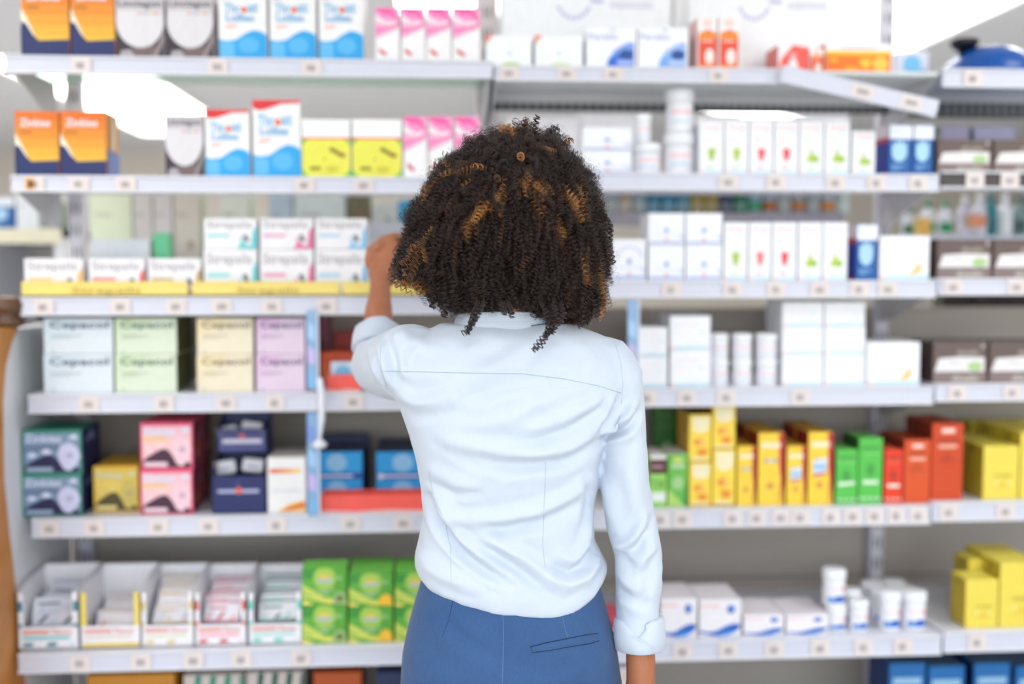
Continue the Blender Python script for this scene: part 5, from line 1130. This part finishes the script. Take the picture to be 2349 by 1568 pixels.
def ringlets(N, f0, f1, length, strands, a_rng, pitch, thick, spread=.0007, ppt=9, drop=.75, tip=.02, jit=.08):
    n = 0
    while n < N:
        d1 = unit(rng.normal(size=3))
        if d1[1] > .45 and d1[2] < .5 and rng.random() > .15: continue
        if d1[1] > 0 and rng.random() < .45: continue
        k = rng.uniform(*drop) if isinstance(drop, tuple) else drop
        d0 = unit(d1+np.array([.05, -.0, k])+rng.normal(size=3)*jit)
        L = rng.uniform(*length); turns = L/rng.uniform(*pitch); m = max(10, int(turns*ppt)); t = np.linspace(0, 1, m)
        dd = unit(d0[None]*(1-t)[:, None]+d1[None]*t[:, None]); R_ = env(dd)*lump(dd); fa, fb = rng.uniform(*f0), rng.uniform(*f1)
        ff = fa+(fb-fa)*(t**.8) + tip*rng.random()*np.clip(t-.8, 0, 1)*3
        c = Cn+dd*(R_*ff)[:, None]
        wob = np.stack([np.sin(t*rng.uniform(3, 7)+rng.uniform(0, 6)) for _ in range(3)], 1)*.003; c = c+wob
        # trim to the wanted length measured from the tip
        seg = np.r_[0, np.cumsum(np.linalg.norm(np.diff(c, axis=0), axis=1))]; tot = seg[-1]
        T = unit(np.gradient(c, axis=0)); ref = np.array([.3, .8, .5]); e1 = unit(np.cross(T, ref)); e2 = np.cross(T, e1)
        keep = (tot-seg) < L
        if keep.sum() < 8: continue
        # resample over the kept part
        s_ = np.linspace(max(0, tot-L), tot, max(12, int(min(L, tot)/L*turns*ppt)))
        c = np.stack([np.interp(s_, seg, c[:, i]) for i in range(3)], 1); e1 = np.stack([np.interp(s_, seg, e1[:, i]) for i in range(3)], 1); e2 = np.stack([np.interp(s_, seg, e2[:, i]) for i in range(3)], 1)
        turns_ = min(L, tot)/L*turns; u = np.linspace(0, 1, len(s_)); a = rng.uniform(*a_rng); hand = rng.choice([-1, 1]); ph0 = rng.uniform(0, 6.28)
        wx = c[int(len(c)*.6)]; hl = 0
        dist = np.hypot(hlw[:, 0]-wx[0], hlw[:, 1]-wx[2])/hlw[:, 2]
        if dist.min() < .85 and wx[1] < HCn.y+.03 and rng.random() < .5: hl = rng.uniform(.5, 1); c = Cn+(c-Cn)*1.012
        elif rng.random() < .04: hl = .3
        for s in range(strands):
            ph = ph0+rng.normal()*.5; aa = a*(1+rng.normal()*.16)*(.45+.55*np.clip(u*3, 0, 1))*(1-.25*np.clip(u-.75, 0, 1)*4*rng.random()); off = rng.normal(size=3)*spread
            th = hand*(2*np.pi*turns_*u*(1+rng.normal()*.015))+ph
            p = c+off+(aa*np.cos(th))[:, None]*e1+(aa*np.sin(th))[:, None]*e2
            curves_pts.append(p.astype(np.float32)); curves_len.append(len(p)); curves_hl.append(np.full(len(p), hl*rng.uniform(.6, 1)+(.0 if hl else rng.uniform(0, .12)), np.float32))
            r = thick*rng.uniform(.7, 1.2)*(1-.6*u**4); curves_rad.append(r.astype(np.float32))
        n += 1
ringlets(430, (.50, .62), (.74, .86), (.07, .11), 6, (.0035, .0055), (.008, .011), .00042, ppt=7)
ringlets(1150, (.60, .75), (.88, .97), (.055, .10), 6, (.0026, .0050), (.0058, .0085), .00024)
ringlets(900, (.66, .80), (.95, 1.01), (.04, .075), 6, (.0030, .0060), (.0055, .0080), .00022, drop=(.25, .8), jit=.22)
ringlets(150, (.5, .6), (.86, .95), (.09, .12), 6, (.0035, .0055), (.007, .010), .00030, drop=(.9, 1.3))
ringlets(480, (.70, .85), (.97, 1.045), (.04, .07), 5, (.0028, .0048), (.006, .009), .00020, drop=(.2, .8), tip=.03)
ringlets(1500, (.80, .9), (.96, 1.05), (.03, .05), 1, (.002, .005), (.006, .011), .00010, drop=(.1, .9), spread=.002, tip=.06)
# single locks that stick out
def lock(pts, n, a, pitch, thick=.00024, hl=0.0):
    c0 = np.array([list(P(*p)) for p in pts]); k = np.linspace(0, len(pts)-1, 300); c = np.stack([np.interp(k, range(len(pts)), c0[:, i]) for i in range(3)], 1)
    for i in range(3): c[:, i] = np.convolve(np.pad(c[:, i], 20, 'edge'), np.ones(41)/41, 'valid')
    seg = np.r_[0, np.cumsum(np.linalg.norm(np.diff(c, axis=0), axis=1))]; L = seg[-1]; m = int(L/pitch*10); s_ = np.linspace(0, L, m); c = np.stack([np.interp(s_, seg, c[:, i]) for i in range(3)], 1)
    T = unit(np.gradient(c, axis=0)); e1 = unit(np.cross(T, [.2, 1, .1])); e2 = np.cross(T, e1); ph0 = rng.uniform(0, 6); u = np.linspace(0, 1, m)
    for s in range(n):
        ph = ph0+rng.normal()*.35; aa = a*(1+rng.normal()*.12)*(.5+.5*np.clip(u*3, 0, 1)); th = 2*np.pi*L/pitch*u+ph; p = c+rng.normal(size=3)*.0004+(aa*np.cos(th))[:, None]*e1+(aa*np.sin(th))[:, None]*e2
        curves_pts.append(p.astype(np.float32)); curves_len.append(m); curves_hl.append(np.full(m, hl+rng.uniform(0, .1), np.float32)); curves_rad.append(np.full(m, thick, np.float32))
YK = 1.585
for pts, hl in (([(1095, 690, 1.60), (1085, 720, YK), (1080, 738, 1.575), (1068, 768, 1.572)], 0), ([(1110, 690, 1.60), (1100, 715, YK), (1090, 735, 1.578), (1076, 762, 1.572)], 0), ([(1240, 690, 1.60), (1262, 730, 1.58), (1258, 765, 1.572), (1242, 792, 1.570), (1222, 803, 1.570)], 0), ([(1270, 690, 1.60), (1275, 730, 1.58), (1262, 760, 1.575), (1248, 775, 1.572)], 0),
                ([(1290, 690, 1.62), (1290, 725, 1.60), (1272, 748, 1.585), (1266, 768, 1.58)], 0), ([(1030, 690, 1.66), (1022, 712, 1.66), (1018, 728, 1.66)], 0), ([(1000, 670, 1.68), (990, 692, 1.68), (988, 708, 1.68)], 0), ([(1150, 690, 1.61), (1156, 712, 1.60), (1158, 724, 1.595)], 0), ([(1165, 690, 1.61), (1172, 712, 1.60), (1174, 724, 1.595)], 0),
                ([(1335, 700, 1.66), (1338, 730, 1.66), (1332, 752, 1.66)], 0), ([(1355, 700, 1.68), (1352, 725, 1.68), (1348, 742, 1.68)], 0), ([(1380, 480, 1.70), (1398, 520, 1.70), (1400, 560, 1.70), (1408, 610, 1.70)], 0), ([(1370, 500, 1.70), (1385, 540, 1.69), (1392, 580, 1.69)], 0), ([(1040, 390, 1.68), (1018, 400, 1.68), (998, 420, 1.68), (980, 440, 1.68)], .3), ([(1040, 400, 1.68), (1022, 412, 1.68), (1002, 432, 1.68)], .1),
                ([(960, 620, 1.70), (935, 640, 1.70), (906, 652, 1.70)], .6), ([(970, 630, 1.70), (945, 645, 1.70), (925, 655, 1.70)], .6), ([(950, 590, 1.70), (932, 600, 1.70), (918, 606, 1.70)], .2), ([(1180, 320, 1.70), (1172, 298, 1.70), (1160, 285, 1.70)], .6), ([(1205, 320, 1.70), (1205, 295, 1.70), (1203, 275, 1.70)], .2), ([(1225, 310, 1.70), (1230, 285, 1.70), (1232, 268, 1.70)], .1), ([(1255, 320, 1.70), (1262, 298, 1.70), (1280, 290, 1.70)], 0),
                ([(1290, 340, 1.70), (1300, 325, 1.70), (1312, 318, 1.70)], .4)):
    for q in range(3): lock([(u+rng.normal()*3, v+rng.normal()*3, y) for u, v, y in pts], 5, rng.uniform(.0028, .0042), rng.uniform(.006, .008), hl=hl)
# a wavy dense inner mass
def mass(d):
    k = float(env(np.array([[d.x, d.y, d.z]]))[0])*.80
    nn = noise.noise((d.x*6, d.y*6, d.z*6))*.05+noise.noise((d.x*20, d.y*20, d.z*20))*.035
    return k*(1+nn)
hm = bpy.data.meshes.new('hair'); v_, f_ = ellipsoid(HCn, 1, 1, 1, 120, 70, f=lambda d: mass(d)); hm.from_pydata([tuple(a) for a in v_], [], f_); hm.polygons.foreach_set('use_smooth', [True]*len(f_)); hm.update()
def hair_mat():
    m = bpy.data.materials.new('hair_fibre'); m.use_nodes = True; nt = m.node_tree; b = nt.nodes['Principled BSDF']
    at = nt.nodes.new('ShaderNodeAttribute'); at.attribute_name = 'dye'; nz = nt.nodes.new('ShaderNodeTexNoise'); nz.inputs['Scale'].default_value = 90
    tc = nt.nodes.new('ShaderNodeTexCoord'); nt.links.new(tc.outputs['Object'], nz.inputs['Vector'])
    rp = nt.nodes.new('ShaderNodeValToRGB'); rp.color_ramp.elements[0].color = (.010, .0060, .0055, 1); rp.color_ramp.elements[1].color = (.74, .34, .09, 1)
    e = rp.color_ramp.elements.new(.2); e.color = (.036, .017, .012, 1); e = rp.color_ramp.elements.new(.55); e.color = (.22, .085, .028, 1)
    ad = nt.nodes.new('ShaderNodeMath'); ad.operation = 'MULTIPLY_ADD'; ad.inputs[1].default_value = .22; nt.links.new(nz.outputs['Fac'], ad.inputs[0]); nt.links.new(at.outputs['Fac'], ad.inputs[2])
    sb_ = nt.nodes.new('ShaderNodeMath'); sb_.operation = 'SUBTRACT'; sb_.inputs[1].default_value = .06; nt.links.new(ad.outputs[0], sb_.inputs[0]); nt.links.new(sb_.outputs[0], rp.inputs[0])
    nt.links.new(rp.outputs[0], b.inputs['Base Color']); b.inputs['Roughness'].default_value = .28; b.inputs['Specular IOR Level'].default_value = .5
    return m
hmat = hair_mat(); ho = pchild(hm, 'hair', M((20, 14, 13), rough=.8, scale=200, bump=.6))
cd = bpy.data.hair_curves.new('curls'); cd.add_curves([int(x) for x in curves_len])
allp = np.concatenate(curves_pts)-np.array(person.location, dtype=np.float32)
cd.points.foreach_set('position', allp.ravel().astype(np.float32)); cd.points.foreach_set('radius', np.concatenate(curves_rad))
at = cd.attributes.new('dye', 'FLOAT', 'POINT'); at.data.foreach_set('value', np.concatenate(curves_hl))
cd.materials.append(hmat); co_ = bpy.data.objects.new('curls', cd); COL.objects.link(co_); co_.parent = ho
co_['label'] = 'dark brown corkscrew curls with golden streaks'
print('hair points', len(allp))
# ------------------------------------------------------------------ light
def area(name, loc, rot, sx, sy, power, col=(1, 1, 1)):
    l = bpy.data.lights.new(name, 'AREA'); l.shape = 'RECTANGLE'; l.size = sx; l.size_y = sy; l.energy = power; l.color = col
    o = bpy.data.objects.new(name, l); o.location = loc; o.rotation_euler = rot; COL.objects.link(o); return o
area('daylight_from_shop_window', (.25, -3.58, 1.5), (90*D2R, 0, 0), 8, 2.1, 120, (.95, .98, 1.0))  # unseen fill light added behind the camera for soft frontal light
w = bpy.data.worlds.new('sky'); scene.world = w; w.use_nodes = True; nt = w.node_tree
sk = nt.nodes.new('ShaderNodeTexSky'); sk.sun_disc = False; sk.sun_elevation = .7; nt.links.new(sk.outputs[0], nt.nodes['Background'].inputs['Color']); nt.nodes['Background'].inputs['Strength'].default_value = .3
vs_ = scene.view_settings; vs_.view_transform = 'Standard'; vs_.look = 'None'; vs_.gamma = 1; vs_.exposure = 0.12; vs_.use_curve_mapping = False
scene.cycles.use_denoising = True; scene.cycles.max_bounces = 5; scene.cycles.use_adaptive_sampling = True; scene.cycles.adaptive_threshold = .07; scene.cycles.adaptive_min_samples = 20; scene.cycles.transparent_max_bounces = 10; scene.cycles.sample_clamp_indirect = 6
try: scene.cycles_curves.shape = 'RIBBONS'; scene.cycles_curves.subdivisions = 1
except Exception: pass
